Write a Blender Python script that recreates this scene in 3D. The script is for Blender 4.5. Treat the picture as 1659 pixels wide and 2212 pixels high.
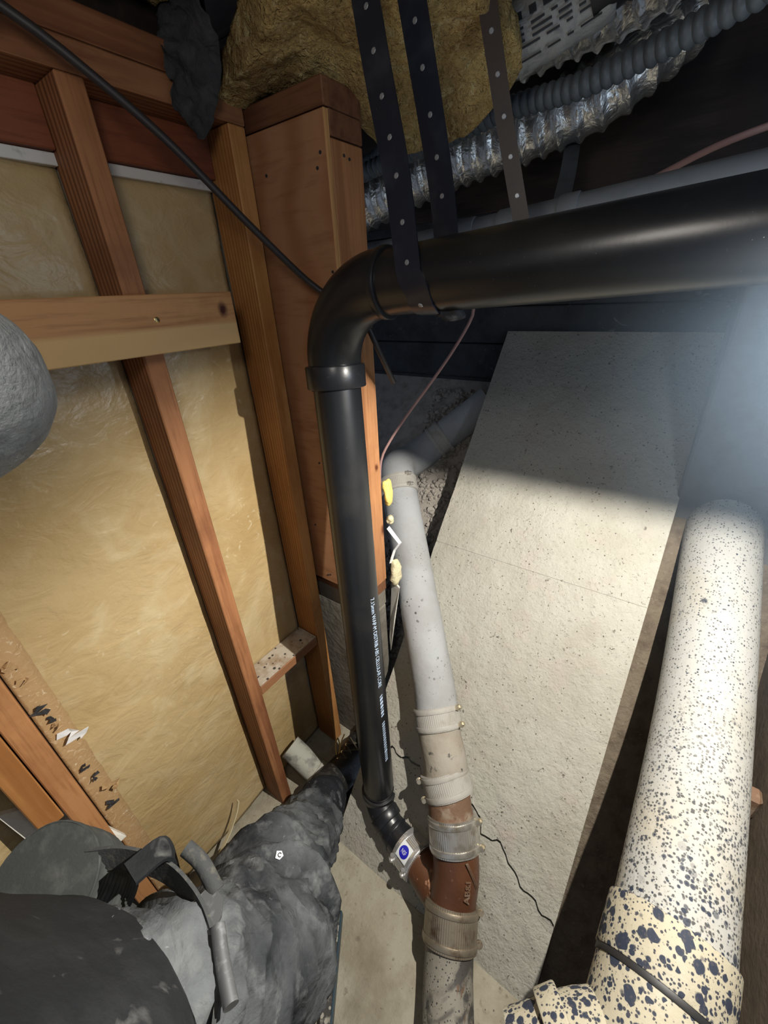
import bpy, bmesh, math, random
from mathutils import Vector, Matrix, noise, Quaternion

random.seed(7)
for o in list(bpy.data.objects):
    bpy.data.objects.remove(o)
scene = bpy.context.scene
COL = scene.collection
V = Vector

# ------------------------------------------------------------------ camera
# metres; x = away from the stud wall, y = along it, z = up, floor at 0
CAM_H = 1.58
cam = bpy.data.cameras.new('camera')
cam.sensor_fit = 'VERTICAL'
cam.sensor_height = 36.0
cam.lens = 36.0 * 872.0 / 2212.0
cam.clip_start = 0.01
camo = bpy.data.objects.new('camera', cam)
COL.objects.link(camo)
AX = V((0.8134441, 0.24272742, -0.52857553))
AY = V((0.57963199, -0.41379284, 0.70199875))
AD = V((0.04832642, 0.87741603, 0.47728992))
right = V((AX[0], AY[0], -AD[0])); down = V((AX[1], AY[1], -AD[1])); fwd = V((AX[2], AY[2], -AD[2]))
m = Matrix.Identity(4)
for i in range(3):
    m[i][0] = right[i]; m[i][1] = -down[i]; m[i][2] = -fwd[i]
m[2][3] = CAM_H
camo.matrix_world = m
scene.camera = camo

# ------------------------------------------------------------------ world, lamps, exposure
w = bpy.data.worlds.new('world'); scene.world = w
w.use_nodes = True
w.node_tree.nodes['Background'].inputs[0].default_value = (0.62, 0.76, 1.0, 1)
w.node_tree.nodes['Background'].inputs[1].default_value = 0.13

def lamp(name, kind, loc, energy, color, target=None, **kw):
    l = bpy.data.lights.new(name, kind)
    l.energy = energy; l.color = color
    for k, v in kw.items():
        setattr(l, k, v)
    o = bpy.data.objects.new(name, l); COL.objects.link(o)
    o.location = loc
    if target is not None:
        o.rotation_euler = (V(target) - V(loc)).to_track_quat('-Z', 'Y').to_euler()
    return o

# hand-held LED work light, right of the picture under the joists
lamp('work_light', 'SPOT', (0.20, 0.50, 1.645), 60, (1.0, 0.955, 0.87), (-0.26, 0.62, 0.35),
     spot_size=math.radians(128), spot_blend=0.7, shadow_soft_size=0.005)
# head lamp above the camera, dimmer
lamp('head_lamp', 'POINT', (-0.16, 0.0, 1.80), 2.7, (1.0, 0.93, 0.84), shadow_soft_size=0.08)
# added cool fill, no lamp known here; tints pipe, pier and haze
lamp('cool_fill', 'POINT', (0.34, 0.68, 1.50), 1.6, (0.60, 0.78, 1.0), shadow_soft_size=0.04)

vs = scene.view_settings
vs.view_transform = 'Standard'; vs.look = 'None'; vs.gamma = 1.0; vs.use_curve_mapping = False
vs.exposure = 0.82

# ------------------------------------------------------------------ materials
MATS = {}
def M(name, col, rough=0.6, metal=0.0, lay=(), bump=(), spec=0.5, knots=()):
    """lay: (kind, scale, colour, lo, hi, stretch) ; bump: (kind, scale, strength, dist, stretch)"""
    mt = bpy.data.materials.new(name); mt.use_nodes = True
    nt = mt.node_tree; N = nt.nodes; L = nt.links
    b = N['Principled BSDF']
    b.inputs['Roughness'].default_value = rough
    b.inputs['Metallic'].default_value = metal
    b.inputs['Specular IOR Level'].default_value = spec
    tc = N.new('ShaderNodeTexCoord')
    def tex(kind, scale, st):
        mp = N.new('ShaderNodeMapping'); mp.inputs['Scale'].default_value = st
        L.new(tc.outputs['Object'], mp.inputs[0])
        if kind == 'noise':
            t = N.new('ShaderNodeTexNoise'); t.inputs['Scale'].default_value = scale
            t.inputs['Detail'].default_value = 6; t.inputs['Roughness'].default_value = 0.6
        elif kind == 'smear':
            t = N.new('ShaderNodeTexNoise'); t.inputs['Scale'].default_value = scale
            t.inputs['Detail'].default_value = 5; t.inputs['Distortion'].default_value = 2.2
        elif kind == 'soft':
            t = N.new('ShaderNodeTexNoise'); t.inputs['Scale'].default_value = scale
            t.inputs['Detail'].default_value = 2
        elif kind == 'spot':
            t = N.new('ShaderNodeTexVoronoi'); t.inputs['Scale'].default_value = scale
            t.inputs['Randomness'].default_value = 1.0
        elif kind == 'wave':
            t = N.new('ShaderNodeTexWave'); t.inputs['Scale'].default_value = scale
            t.inputs['Distortion'].default_value = 3.5; t.inputs['Detail'].default_value = 3
            t.inputs['Detail Scale'].default_value = 1.2
        L.new(mp.outputs[0], t.inputs['Vector'])
        return t
    c = N.new('ShaderNodeRGB'); c.outputs[0].default_value = (*col, 1)
    cur = c.outputs[0]
    def mixin(fac, col2):
        nonlocal cur
        mx = N.new('ShaderNodeMix'); mx.data_type = 'RGBA'
        L.new(fac, mx.inputs[0]); L.new(cur, mx.inputs[6]); mx.inputs[7].default_value = (*col2, 1)
        cur = mx.outputs[2]
    for l in lay:
        kind, scale, col2, lo, hi = l[:5]
        st = l[5] if len(l) > 5 else (1, 1, 1)
        t = tex(kind, scale, st)
        mr = N.new('ShaderNodeMapRange'); mr.inputs[1].default_value = lo; mr.inputs[2].default_value = hi
        src = t.outputs['Distance'] if kind == 'spot' else (t.outputs['Fac'])
        if kind == 'spot':
            # each cell has its own dot size
            sp = N.new('ShaderNodeSeparateColor'); L.new(t.outputs['Color'], sp.inputs[0])
            pw = N.new('ShaderNodeMath'); pw.operation = 'POWER'; L.new(sp.outputs[0], pw.inputs[0]); pw.inputs[1].default_value = 2.0
            mu = N.new('ShaderNodeMath'); mu.operation = 'MULTIPLY'; L.new(pw.outputs[0], mu.inputs[0]); mu.inputs[1].default_value = hi
            ad = N.new('ShaderNodeMath'); ad.operation = 'SUBTRACT'; L.new(mu.outputs[0], ad.inputs[0]); L.new(src, ad.inputs[1])
            mr.inputs[1].default_value = -lo; mr.inputs[2].default_value = lo
            src = ad.outputs[0]
            if len(l) > 6:      # patchy: multiply by broad noise
                pass
        L.new(src, mr.inputs[0])
        fac = mr.outputs[0]
        if len(l) > 6 and l[6][0] == 'pos':
            sx_ = N.new('ShaderNodeSeparateXYZ'); L.new(tc.outputs['Object'], sx_.inputs[0])
            m2 = N.new('ShaderNodeMapRange'); m2.inputs[1].default_value = l[6][2]; m2.inputs[2].default_value = l[6][3]
            L.new(sx_.outputs[l[6][1]], m2.inputs[0])
            mm = N.new('ShaderNodeMath'); mm.operation = 'MULTIPLY'; L.new(fac, mm.inputs[0]); L.new(m2.outputs[0], mm.inputs[1])
            fac = mm.outputs[0]
        elif len(l) > 6:
            t2 = tex('noise', l[6][0], (1, 1, 1))
            m2 = N.new('ShaderNodeMapRange'); m2.inputs[1].default_value = l[6][1]; m2.inputs[2].default_value = l[6][2]
            L.new(t2.outputs['Fac'], m2.inputs[0])
            mm = N.new('ShaderNodeMath'); mm.operation = 'MULTIPLY'; L.new(fac, mm.inputs[0]); L.new(m2.outputs[0], mm.inputs[1])
            fac = mm.outputs[0]
        mixin(fac, col2)
    for (kp, ks, kr, kc) in knots:
        vm = N.new('ShaderNodeVectorMath'); vm.operation = 'SUBTRACT'; vm.inputs[1].default_value = kp
        L.new(tc.outputs['Object'], vm.inputs[0])
        v2 = N.new('ShaderNodeVectorMath'); v2.operation = 'MULTIPLY'; v2.inputs[1].default_value = ks
        L.new(vm.outputs[0], v2.inputs[0])
        ln = N.new('ShaderNodeVectorMath'); ln.operation = 'LENGTH'; L.new(v2.outputs[0], ln.inputs[0])
        ns = tex('noise', 60, (1, 1, 1))
        mad = N.new('ShaderNodeMath'); mad.operation = 'MULTIPLY_ADD'; L.new(ns.outputs['Fac'], mad.inputs[0])
        mad.inputs[1].default_value = kr * 0.6; L.new(ln.outputs['Value'], mad.inputs[2])
        mr = N.new('ShaderNodeMapRange'); mr.inputs[1].default_value = kr * 1.5; mr.inputs[2].default_value = kr * 0.7
        L.new(mad.outputs[0], mr.inputs[0])
        mixin(mr.outputs[0], kc)
    L.new(cur, b.inputs['Base Color'])
    prev = None
    for bp in bump:
        kind, scale, strength, dist = bp[:4]
        st = bp[4] if len(bp) > 4 else (1, 1, 1)
        t = tex(kind, scale, st)
        bn = N.new('ShaderNodeBump'); bn.inputs['Strength'].default_value = strength; bn.inputs['Distance'].default_value = dist
        L.new(t.outputs['Distance'] if kind == 'spot' else t.outputs['Fac'], bn.inputs['Height'])
        if prev: L.new(prev, bn.inputs['Normal'])
        prev = bn.outputs[0]
    if prev: L.new(prev, b.inputs['Normal'])
    MATS[name] = mt
    return mt

def wood(name, col, dark, axis, rough=0.62, knots=(), extra=(), ring=26):
    st = [1, 1, 1]; st[axis] = 0.035
    gs = [1, 1, 1]; gs[axis] = 0.06
    return M(name, col, rough, lay=[('wave', ring, dark, 0.35, 1.1, tuple(st)),
                                    ('noise', 150, tuple(d * 0.8 for d in dark), 0.5, 0.9, tuple(gs)),
                                    ('noise', 5, tuple(d * 0.9 for d in dark), 0.48, 0.85)] + list(extra),
             bump=[('noise', 160, 0.25, 0.002, tuple(gs))], spec=0.3, knots=knots)

KN = (0.09, 0.025, 0.01)
wood('wood_z', (0.41, 0.195, 0.08), (0.20, 0.072, 0.024), 2)
wood('wood_z_red', (0.34, 0.152, 0.066), (0.13, 0.042, 0.018), 2)
wood('wood_z_gold', (0.46, 0.225, 0.075), (0.27, 0.105, 0.03), 2, ring=34)
wood('wood_y', (0.28, 0.13, 0.06), (0.13, 0.045, 0.02), 1)
wood('wood_y_red', (0.20, 0.062, 0.028), (0.085, 0.022, 0.012), 1)
wood('wood_x', (0.17, 0.075, 0.036), (0.08, 0.03, 0.015), 0)
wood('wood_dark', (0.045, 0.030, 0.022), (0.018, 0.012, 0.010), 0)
wood('brace_wood', (0.46, 0.245, 0.105), (0.25, 0.105, 0.042), 1, ring=34,
     knots=[((-0.757, 0.527, 1.566), (1, 1, 0.8), 0.011, (0.05, 0.012, 0.008))],
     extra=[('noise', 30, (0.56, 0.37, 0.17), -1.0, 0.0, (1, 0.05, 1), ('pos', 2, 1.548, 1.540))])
wood('post_wood', (0.42, 0.20, 0.088), (0.25, 0.10, 0.04), 2,
     knots=[((-0.6, 0.775, 1.18), (1, 1, 0.7), 0.008, KN), ((-0.6, 0.79, 0.985), (1, 1, 0.6), 0.013, KN), ((-0.6, 0.72, 1.42), (1, 1, 0.6), 0.007, KN)])
M('plywood', (0.36, 0.185, 0.095), 0.6, lay=[('wave', 5, (0.28, 0.125, 0.055), 0.3, 1.1, (0.6, 1, 1.6)), ('noise', 60, (0.2, 0.08, 0.035), 0.5, 0.9, (0.15, 1, 1))],
  bump=[('noise', 120, 0.15, 0.002, (0.15, 1, 1))], spec=0.3)
M('ply_edge', (0.5, 0.27, 0.1), 0.7, lay=[('noise', 200, (0.25, 0.11, 0.04), 0.45, 0.7, (1, 1, 0.03))])
M('dusty_wood', (0.42, 0.37, 0.30), 0.85, lay=[('noise', 25, (0.24, 0.16, 0.09), 0.45, 0.7), ('spot', 70, (0.04, 0.03, 0.025), 0.05, 0.35)], bump=[('noise', 120, 0.4, 0.003)])
M('amber_sheet', (0.47, 0.35, 0.18), 0.33, lay=[('smear', 6, (0.55, 0.45, 0.27), 0.5, 0.75), ('noise', 3, (0.37, 0.255, 0.11), 0.42, 0.75), ('smear', 30, (0.62, 0.54, 0.38), 0.62, 0.78, (1, 1, 1), (5, 0.48, 0.62))],
  bump=[('smear', 11, 0.28, 0.012, (1, 1, 1.5)), ('noise', 5, 0.3, 0.03)], spec=0.5)
M('flange', (0.40, 0.26, 0.13), 0.38, lay=[('smear', 60, (0.62, 0.52, 0.36), 0.6, 0.75), ('noise', 90, (0.06, 0.035, 0.02), 0.70, 0.74)], bump=[('smear', 40, 0.4, 0.005)])
M('white_strip', (0.60, 0.60, 0.58), 0.5, lay=[('noise', 50, (0.30, 0.29, 0.27), 0.6, 0.8)])
M('white_board', (0.68, 0.66, 0.60), 0.7, lay=[('noise', 30, (0.40, 0.37, 0.30), 0.5, 0.8)])
PIT = (0.10, 0.09, 0.075)
M('slab', (0.395, 0.385, 0.335), 0.9, lay=[('noise', 5, (0.33, 0.31, 0.26), 0.45, 0.75), ('noise', 9, (0.385, 0.33, 0.29), 0.55, 0.8), ('noise', 130, (0.27, 0.25, 0.20), 0.58, 0.8), ('noise', 60, PIT, 0.63, 0.69, (1, 1, 1), (9, 0.42, 0.6)), ('smear', 75, PIT, 0.665, 0.72), ('spot', 90, PIT, 0.05, 0.20)],
  bump=[('noise', 18, 0.35, 0.02), ('noise', 150, 0.6, 0.004), ('noise', 60, 0.5, 0.008)], spec=0.2)
M('floor', (0.36, 0.335, 0.265), 0.9, lay=[('noise', 7, (0.26, 0.22, 0.15), 0.42, 0.7), ('noise', 3.5, (0.20, 0.175, 0.13), 0.5, 0.7), ('noise', 40, (0.15, 0.125, 0.09), 0.6, 0.75), ('noise', 90, (0.07, 0.055, 0.04), 0.66, 0.74)],
  bump=[('noise', 15, 0.3, 0.02), ('noise', 120, 0.45, 0.004)], spec=0.2)
M('foundation', (0.055, 0.058, 0.062), 0.95, lay=[('noise', 8, (0.03, 0.03, 0.033), 0.45, 0.7), ('smear', 14, (0.14, 0.145, 0.15), 0.64, 0.78)], bump=[('noise', 40, 0.6, 0.012), ('noise', 150, 0.4, 0.004)], spec=0.2)
M('stem', (0.20, 0.185, 0.155), 0.95, lay=[('noise', 10, (0.12, 0.105, 0.08), 0.45, 0.7)], bump=[('noise', 50, 0.5, 0.008)], spec=0.2)
M('pier', (0.125, 0.125, 0.125), 0.95, lay=[('noise', 6, (0.09, 0.085, 0.08), 0.45, 0.7)], bump=[('noise', 30, 0.25, 0.01)], spec=0.2)
M('soil', (0.14, 0.115, 0.085), 0.95, lay=[('noise', 20, (0.08, 0.06, 0.045), 0.45, 0.7), ('noise', 100, (0.2, 0.17, 0.13), 0.6, 0.75)], bump=[('noise', 25, 0.6, 0.02), ('noise', 120, 0.6, 0.006)], spec=0.2)
M('dirt_wall', (0.12, 0.09, 0.06), 0.9, lay=[('noise', 12, (0.07, 0.05, 0.035), 0.45, 0.7)], bump=[('noise', 60, 0.3, 0.005)])
M('gravel', (0.33, 0.30, 0.265), 0.95, lay=[('noise', 25, (0.20, 0.18, 0.16), 0.45, 0.7)], bump=[('noise', 150, 0.4, 0.003)])
M('abs', (0.010, 0.011, 0.013), 0.32, lay=[('noise', 9, (0.020, 0.020, 0.021), 0.5, 0.8), ('smear', 55, (0.08, 0.08, 0.08), 0.70, 0.85, (1, 1, 1), (6, 0.5, 0.65)), ('spot', 150, (0.2, 0.2, 0.19), 0.03, 0.06)], bump=[('noise', 25, 0.06, 0.004)], spec=0.55)
M('abs_hub', (0.013, 0.014, 0.017), 0.32, lay=[('smear', 40, (0.09, 0.09, 0.095), 0.66, 0.85)], bump=[('noise', 40, 0.10, 0.003)])
M('strap_black', (0.012, 0.015, 0.026), 0.35, lay=[('noise', 20, (0.03, 0.035, 0.05), 0.5, 0.8), ('smear', 60, (0.12, 0.13, 0.15), 0.72, 0.85)])
M('strap_brown', (0.035, 0.022, 0.018), 0.5, lay=[('noise', 30, (0.015, 0.012, 0.012), 0.5, 0.7)])
M('strap_grey', (0.10, 0.12, 0.14), 0.6, lay=[('noise', 30, (0.06, 0.07, 0.08), 0.5, 0.8)])
M('hole_light', (0.30, 0.31, 0.33), 0.4, metal=0.4)
M('print', (0.48, 0.60, 0.78), 0.7)
SPK = (0.045, 0.045, 0.045)
M('grey_pipe', (0.335, 0.345, 0.355), 0.85, lay=[('noise', 8, (0.27, 0.27, 0.265), 0.45, 0.75), ('spot', 75, SPK, 0.06, 0.42, (1, 1, 1), (14, 0.56, 0.66)), ('spot', 160, SPK, 0.08, 0.30, (1, 1, 1), (10, 0.5, 0.7))], bump=[('noise', 60, 0.25, 0.004), ('wave', 12, 0.08, 0.006, (0.3, 0.3, 1))], spec=0.25)
M('grey_bend', (0.32, 0.295, 0.25), 0.85, lay=[('noise', 12, (0.26, 0.22, 0.17), 0.45, 0.75), ('noise', 45, SPK, 0.62, 0.72)], bump=[('noise', 60, 0.4, 0.005)], spec=0.25)
M('iron', (0.10, 0.040, 0.019), 0.42, lay=[('noise', 9, (0.065, 0.026, 0.014), 0.45, 0.75), ('noise', 60, (0.20, 0.115, 0.07), 0.62, 0.78)], bump=[('noise', 50, 0.3, 0.004)])
M('iron_dusty', (0.15, 0.085, 0.05), 0.7, lay=[('noise', 20, (0.30, 0.25, 0.19), 0.5, 0.72), ('noise', 60, (0.06, 0.035, 0.02), 0.6, 0.75)], bump=[('noise', 60, 0.4, 0.004)])
M('iron_scale', (0.30, 0.15, 0.085), 0.8, lay=[('noise', 60, (0.10, 0.035, 0.016), 0.45, 0.7)], bump=[('noise', 60, 0.6, 0.006)])
M('old_pipe', (0.22, 0.205, 0.17), 0.7, lay=[('smear', 6, (0.06, 0.055, 0.05), 0.48, 0.58, (2.2, 1, 1.6)), ('spot', 210, (0.03, 0.03, 0.03), 0.06, 0.45), ('smear', 7, (0.12, 0.065, 0.035), 0.60, 0.66, (2.0, 1, 1.6))], bump=[('noise', 80, 0.4, 0.004)])
M('steel', (0.58, 0.56, 0.52), 0.28, metal=0.75, lay=[('noise', 25, (0.30, 0.25, 0.18), 0.5, 0.75)], bump=[('noise', 40, 0.10, 0.002)])
M('steel_new', (0.66, 0.66, 0.66), 0.24, metal=0.75, bump=[('noise', 40, 0.08, 0.002)])
M('steel_dirty', (0.34, 0.29, 0.22), 0.45, metal=0.7, lay=[('noise', 25, (0.13, 0.08, 0.05), 0.48, 0.7)], bump=[('noise', 60, 0.3, 0.003)])
M('clamp_grey', (0.36, 0.345, 0.315), 0.75, metal=0.1, lay=[('noise', 30, (0.28, 0.26, 0.22), 0.5, 0.75)], bump=[('noise', 90, 0.2, 0.002)])
M('screw', (0.62, 0.56, 0.44), 0.35, metal=0.9)
M('brass', (0.75, 0.58, 0.26), 0.3, metal=1.0)
M('rubber', (0.012, 0.012, 0.013), 0.55)
NAVY = (0.022, 0.028, 0.045)
M("speckled", (0.315, 0.315, 0.30), 0.7, lay=[('noise', 5, (0.30, 0.28, 0.23), 0.5, 0.75), ('noise', 8, (0.33, 0.29, 0.21), 0.4, 0.8, (1, 1, 1), ('pos', 1, 0.80, 0.50)),
  ('noise', 45, (0.05, 0.055, 0.065), 0.60, 0.68, (1, 1, 1), (5, 0.50, 0.60)), ('spot', 210, (0.09, 0.09, 0.09), 0.08, 0.50),
  ('spot', 130, NAVY, 0.06, 0.26), ('spot', 190, (0.06, 0.06, 0.06), 0.08, 0.62, (1, 1, 1), ('pos', 1, 0.85, 0.60)), ('spot', 130, NAVY, 0.05, 0.55, (1, 1, 1), ('pos', 1, 0.72, 0.45)), ('spot', 60, NAVY, 0.04, 0.50, (1, 1, 1), ('pos', 1, 0.56, 0.42))], bump=[('noise', 110, 0.35, 0.003)], spec=0.25)
M('speckled_low', (0.33, 0.30, 0.225), 0.7, lay=[('noise', 8, (0.39, 0.375, 0.32), 0.5, 0.75), ('spot', 55, NAVY, 0.035, 0.62), ('spot', 120, NAVY, 0.05, 0.68), ('spot', 230, (0.04, 0.04, 0.05), 0.07, 0.6)], bump=[('noise', 110, 0.35, 0.003)], spec=0.25)
M('foil', (0.80, 0.78, 0.73), 0.24, metal=0.85, lay=[('noise', 14, (0.50, 0.48, 0.45), 0.5, 0.75)], bump=[('smear', 26, 0.55, 0.010), ('noise', 45, 0.35, 0.006)])
M('hose', (0.11, 0.125, 0.135), 0.5, lay=[('noise', 12, (0.07, 0.08, 0.085), 0.5, 0.75)])
M('pvc', (0.22, 0.235, 0.25), 0.6, lay=[('noise', 10, (0.15, 0.16, 0.17), 0.45, 0.75)])
M('white_duct', (0.34, 0.335, 0.315), 0.6, lay=[('smear', 25, (0.20, 0.20, 0.20), 0.55, 0.75)], bump=[('smear', 30, 0.4, 0.01)])
M('ink', (0.02, 0.02, 0.022), 0.7)
M('insulation', (0.46, 0.335, 0.135), 0.95, lay=[('noise', 9, (0.26, 0.17, 0.07), 0.42, 0.65), ('smear', 30, (0.56, 0.46, 0.24), 0.55, 0.75), ('noise', 6, (0.09, 0.07, 0.055), 0.62, 0.72)], bump=[('noise', 30, 1.0, 0.03), ('smear', 90, 0.8, 0.008)], spec=0.1)
M('kraft', (0.022, 0.023, 0.026), 0.85, lay=[('noise', 25, (0.05, 0.05, 0.052), 0.5, 0.75)], bump=[('smear', 30, 0.6, 0.01)])
M('foam', (0.68, 0.56, 0.16), 0.9, bump=[('noise', 80, 0.8, 0.006)])
M('foam_pale', (0.62, 0.56, 0.36), 0.9, bump=[('noise', 80, 0.8, 0.006)])
M('cable', (0.022, 0.019, 0.021), 0.5)
M('pink_wire', (0.42, 0.25, 0.23), 0.6)
M('sleeve_cloth', (0.40, 0.41, 0.40), 0.95, lay=[('noise', 16, (0.22, 0.225, 0.225), 0.45, 0.7), ('noise', 60, (0.55, 0.56, 0.55), 0.55, 0.75)], bump=[('noise', 160, 0.6, 0.003), ('noise', 20, 0.5, 0.012)], spec=0.1)
DUST = (0.21, 0.225, 0.235)
M('trousers', (0.022, 0.024, 0.028), 0.92, lay=[('noise', 4.5, (0.135, 0.145, 0.152), 0.36, 0.64), ('noise', 24, (0.19, 0.20, 0.205), 0.52, 0.80), ('noise', 90, (0.28, 0.29, 0.29), 0.68, 0.82)], bump=[('noise', 190, 0.5, 0.002), ('smear', 10, 0.5, 0.02)], spec=0.15)
M('trousers_dark', (0.016, 0.017, 0.021), 0.95, lay=[('smear', 18, (0.07, 0.075, 0.08), 0.58, 0.80), ('spot', 110, (0.25, 0.25, 0.25), 0.04, 0.14)], bump=[('noise', 190, 0.5, 0.002), ('smear', 12, 0.4, 0.015)], spec=0.15)
M('jacket', (0.013, 0.0145, 0.017), 0.75, lay=[('noise', 9, (0.028, 0.03, 0.032), 0.45, 0.75), ('smear', 11, (0.12, 0.12, 0.118), 0.64, 0.78)], bump=[('noise', 170, 0.35, 0.002), ('noise', 9, 0.4, 0.02)], spec=0.25)
M('rib_knit', (0.055, 0.060, 0.058), 0.95, lay=[('noise', 40, (0.10, 0.105, 0.10), 0.5, 0.8)], bump=[('noise', 150, 0.4, 0.002)], spec=0.15)
M('webbing', (0.045, 0.048, 0.05), 0.85, lay=[('noise', 80, (0.12, 0.115, 0.09), 0.52, 0.75)], bump=[('noise', 200, 0.4, 0.002)])
M('gunmetal', (0.16, 0.165, 0.175), 0.5, metal=0.6, lay=[('noise', 60, (0.34, 0.35, 0.36), 0.55, 0.75)])
M('leather', (0.020, 0.019, 0.018), 0.42, lay=[('noise', 60, (0.13, 0.12, 0.10), 0.54, 0.75)], bump=[('noise', 90, 0.3, 0.003)])
M('lace', (0.50, 0.34, 0.10), 0.8)
M('lace_dark', (0.09, 0.07, 0.045), 0.8)
M('skin', (0.42, 0.25, 0.18), 0.6)
M('stub', (0.36, 0.36, 0.31), 0.85, lay=[('noise', 22, (0.13, 0.13, 0.115), 0.5, 0.68)], bump=[('noise', 60, 0.3, 0.004)])
M('pale_plastic', (0.62, 0.55, 0.36), 0.5)
M('tool_mud', (0.05, 0.048, 0.045), 0.8, lay=[('spot', 75, (0.36, 0.34, 0.29), 0.05, 0.9), ('noise', 40, (0.33, 0.31, 0.26), 0.52, 0.66)], bump=[('noise', 80, 0.5, 0.004)])
M('tool_blue', (0.02, 0.05, 0.075), 0.4)
M('label_white', (0.75, 0.78, 0.80), 0.5)
M('label_blue', (0.015, 0.015, 0.42), 0.5)
M('paper', (0.66, 0.67, 0.68), 0.7, lay=[('noise', 40, (0.4, 0.4, 0.4), 0.55, 0.75)])

# ------------------------------------------------------------------ mesh helpers
def obj(name, bm_or_data, mat, parent=None, smooth=False):
    if isinstance(bm_or_data, bmesh.types.BMesh):
        me = bpy.data.meshes.new(name); bm_or_data.to_mesh(me); bm_or_data.free()
    elif isinstance(bm_or_data, tuple):
        me = bpy.data.meshes.new(name); me.from_pydata(bm_or_data[0], [], bm_or_data[1]); me.update()
    else:
        me = bm_or_data
    if mat is not None and not me.materials:
        me.materials.append(MATS[mat])
    if smooth:
        for p in me.polygons: p.use_smooth = True
        if smooth != 'all':
            me.set_sharp_from_angle(angle=math.radians(40))
    o = bpy.data.objects.new(name, me); COL.objects.link(o)
    if parent: o.parent = parent
    return o

def tag(o, label, cat=None, group=None, kind=None):
    if label: o['label'] = label
    if cat: o['category'] = cat
    if group: o['group'] = group
    if kind: o['kind'] = kind
    return o

def thing(name, label, cat, group=None, kind=None):
    o = bpy.data.objects.new(name, None); COL.objects.link(o)
    o.empty_display_size = 0.02
    return tag(o, label, cat, group, kind)

def box(x0, x1, y0, y1, z0, z1, bev=0.002):
    bm = bmesh.new()
    bmesh.ops.create_cube(bm, size=1.0)
    for v in bm.verts:
        v.co = V(((x0 + x1) / 2 + v.co.x * (x1 - x0), (y0 + y1) / 2 + v.co.y * (y1 - y0), (z0 + z1) / 2 + v.co.z * (z1 - z0)))
    if bev:
        bmesh.ops.bevel(bm, geom=bm.edges[:], offset=bev, segments=1, affect='EDGES')
    return bm

def frames(pts):
    pts = [V(p) for p in pts]
    T = []
    for i in range(len(pts)):
        a = pts[max(i - 1, 0)]; b = pts[min(i + 1, len(pts) - 1)]
        T.append((b - a).normalized())
    up = V((0, 0, 1)) if abs(T[0].z) < 0.9 else V((0, 1, 0))
    n = (up - T[0] * up.dot(T[0])).normalized()
    out = []
    for i, t in enumerate(T):
        n = (n - t * n.dot(t)).normalized()
        out.append((pts[i], t, n, t.cross(n)))
    return out

def tube(pts, rad, seg=32, caps=True, fn=None, flat=None):
    """solid of circular section along a path; fn(i, a, p, r) may change the radius"""
    fr = frames(pts); n = len(fr)
    R = rad if isinstance(rad, (list, tuple)) else [rad] * n
    vs, fs = [], []
    for i, (p, t, nn, bb) in enumerate(fr):
        for k in range(seg):
            a = 2 * math.pi * k / seg
            r = R[i]
            d = nn * math.cos(a) + bb * math.sin(a)
            if fn: r = fn(i, a, p + d * r, r)
            if flat: d = nn * math.cos(a) * flat[0] + bb * math.sin(a) * flat[1]
            vs.append(p + d * r)
    for i in range(n - 1):
        for k in range(seg):
            a = i * seg + k; b = i * seg + (k + 1) % seg
            fs.append((a, b, b + seg, a + seg))
    if caps:
        fs.append(tuple(range(seg))[::-1]); fs.append(tuple((n - 1) * seg + k for k in range(seg)))
    return vs, fs

def dense(pts, step):
    """Catmull-Rom resampling of a path at about `step` metres"""
    P = [V(p) for p in pts]
    P = [P[0] * 2 - P[1]] + P + [P[-1] * 2 - P[-2]]
    out = []
    for i in range(1, len(P) - 2):
        L = (P[i + 1] - P[i]).length; n = max(1, int(L / step))
        for k in range(n):
            t = k / n
            a, b, c, d = P[i - 1], P[i], P[i + 1], P[i + 2]
            out.append(0.5 * ((2 * b) + (c - a) * t + (2 * a - 5 * b + 4 * c - d) * t * t + (3 * b - a - 3 * c + d) * t ** 3))
    out.append(P[-2])
    return out

def merge(*parts):
    vs, fs = [], []
    for v, f in parts:
        o = len(vs); vs += list(v); fs += [tuple(i + o for i in q) for q in f]
    return vs, fs

def cyl(a, b, r, seg=16):
    return tube([a, b], r, seg)

def ring_hub(a, b, r, edge=0.004, seg=40):
    """collar with rounded lips from a to b"""
    a, b = V(a), V(b); d = (b - a).normalized()
    return tube([a, a + d * edge * 0.3, a + d * edge, b - d * edge, b - d * edge * 0.3, b], [r - edge, r - edge * 0.3, r, r, r - edge * 0.3, r - edge], seg)

def plate(poly, nrm, th):
    """prism from a closed polygon, extruded by th against nrm"""
    nrm = V(nrm).normalized()
    n = len(poly)
    vs = [V(p) for p in poly] + [V(p) - nrm * th for p in poly]
    fs = [tuple(range(n)), tuple(range(2 * n - 1, n - 1, -1))]
    for i in range(n):
        j = (i + 1) % n
        fs.append((j, i, n + i, n + j))
    return vs, fs

def ribbon(pts, wdir, width, th):
    """flat strip of given width and thickness along pts"""
    P = [V(p) for p in pts]; vs, fs = [], []
    for i, p in enumerate(P):
        t = (P[min(i + 1, len(P) - 1)] - P[max(i - 1, 0)]).normalized()
        w_ = V(wdir[i] if isinstance(wdir, list) else wdir); w_ = (w_ - t * w_.dot(t)).normalized()
        n = t.cross(w_)
        for s, q in ((-1, -1), (1, -1), (1, 1), (-1, 1)):
            vs.append(p + w_ * (s * width / 2) + n * (q * th / 2))
    for i in range(len(P) - 1):
        for k in range(4):
            a = i * 4 + k; b = i * 4 + (k + 1) % 4
            fs.append((a, b, b + 4, a + 4))
    fs.append((3, 2, 1, 0)); e = (len(P) - 1) * 4; fs.append((e, e + 1, e + 2, e + 3))
    return vs, fs

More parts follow.
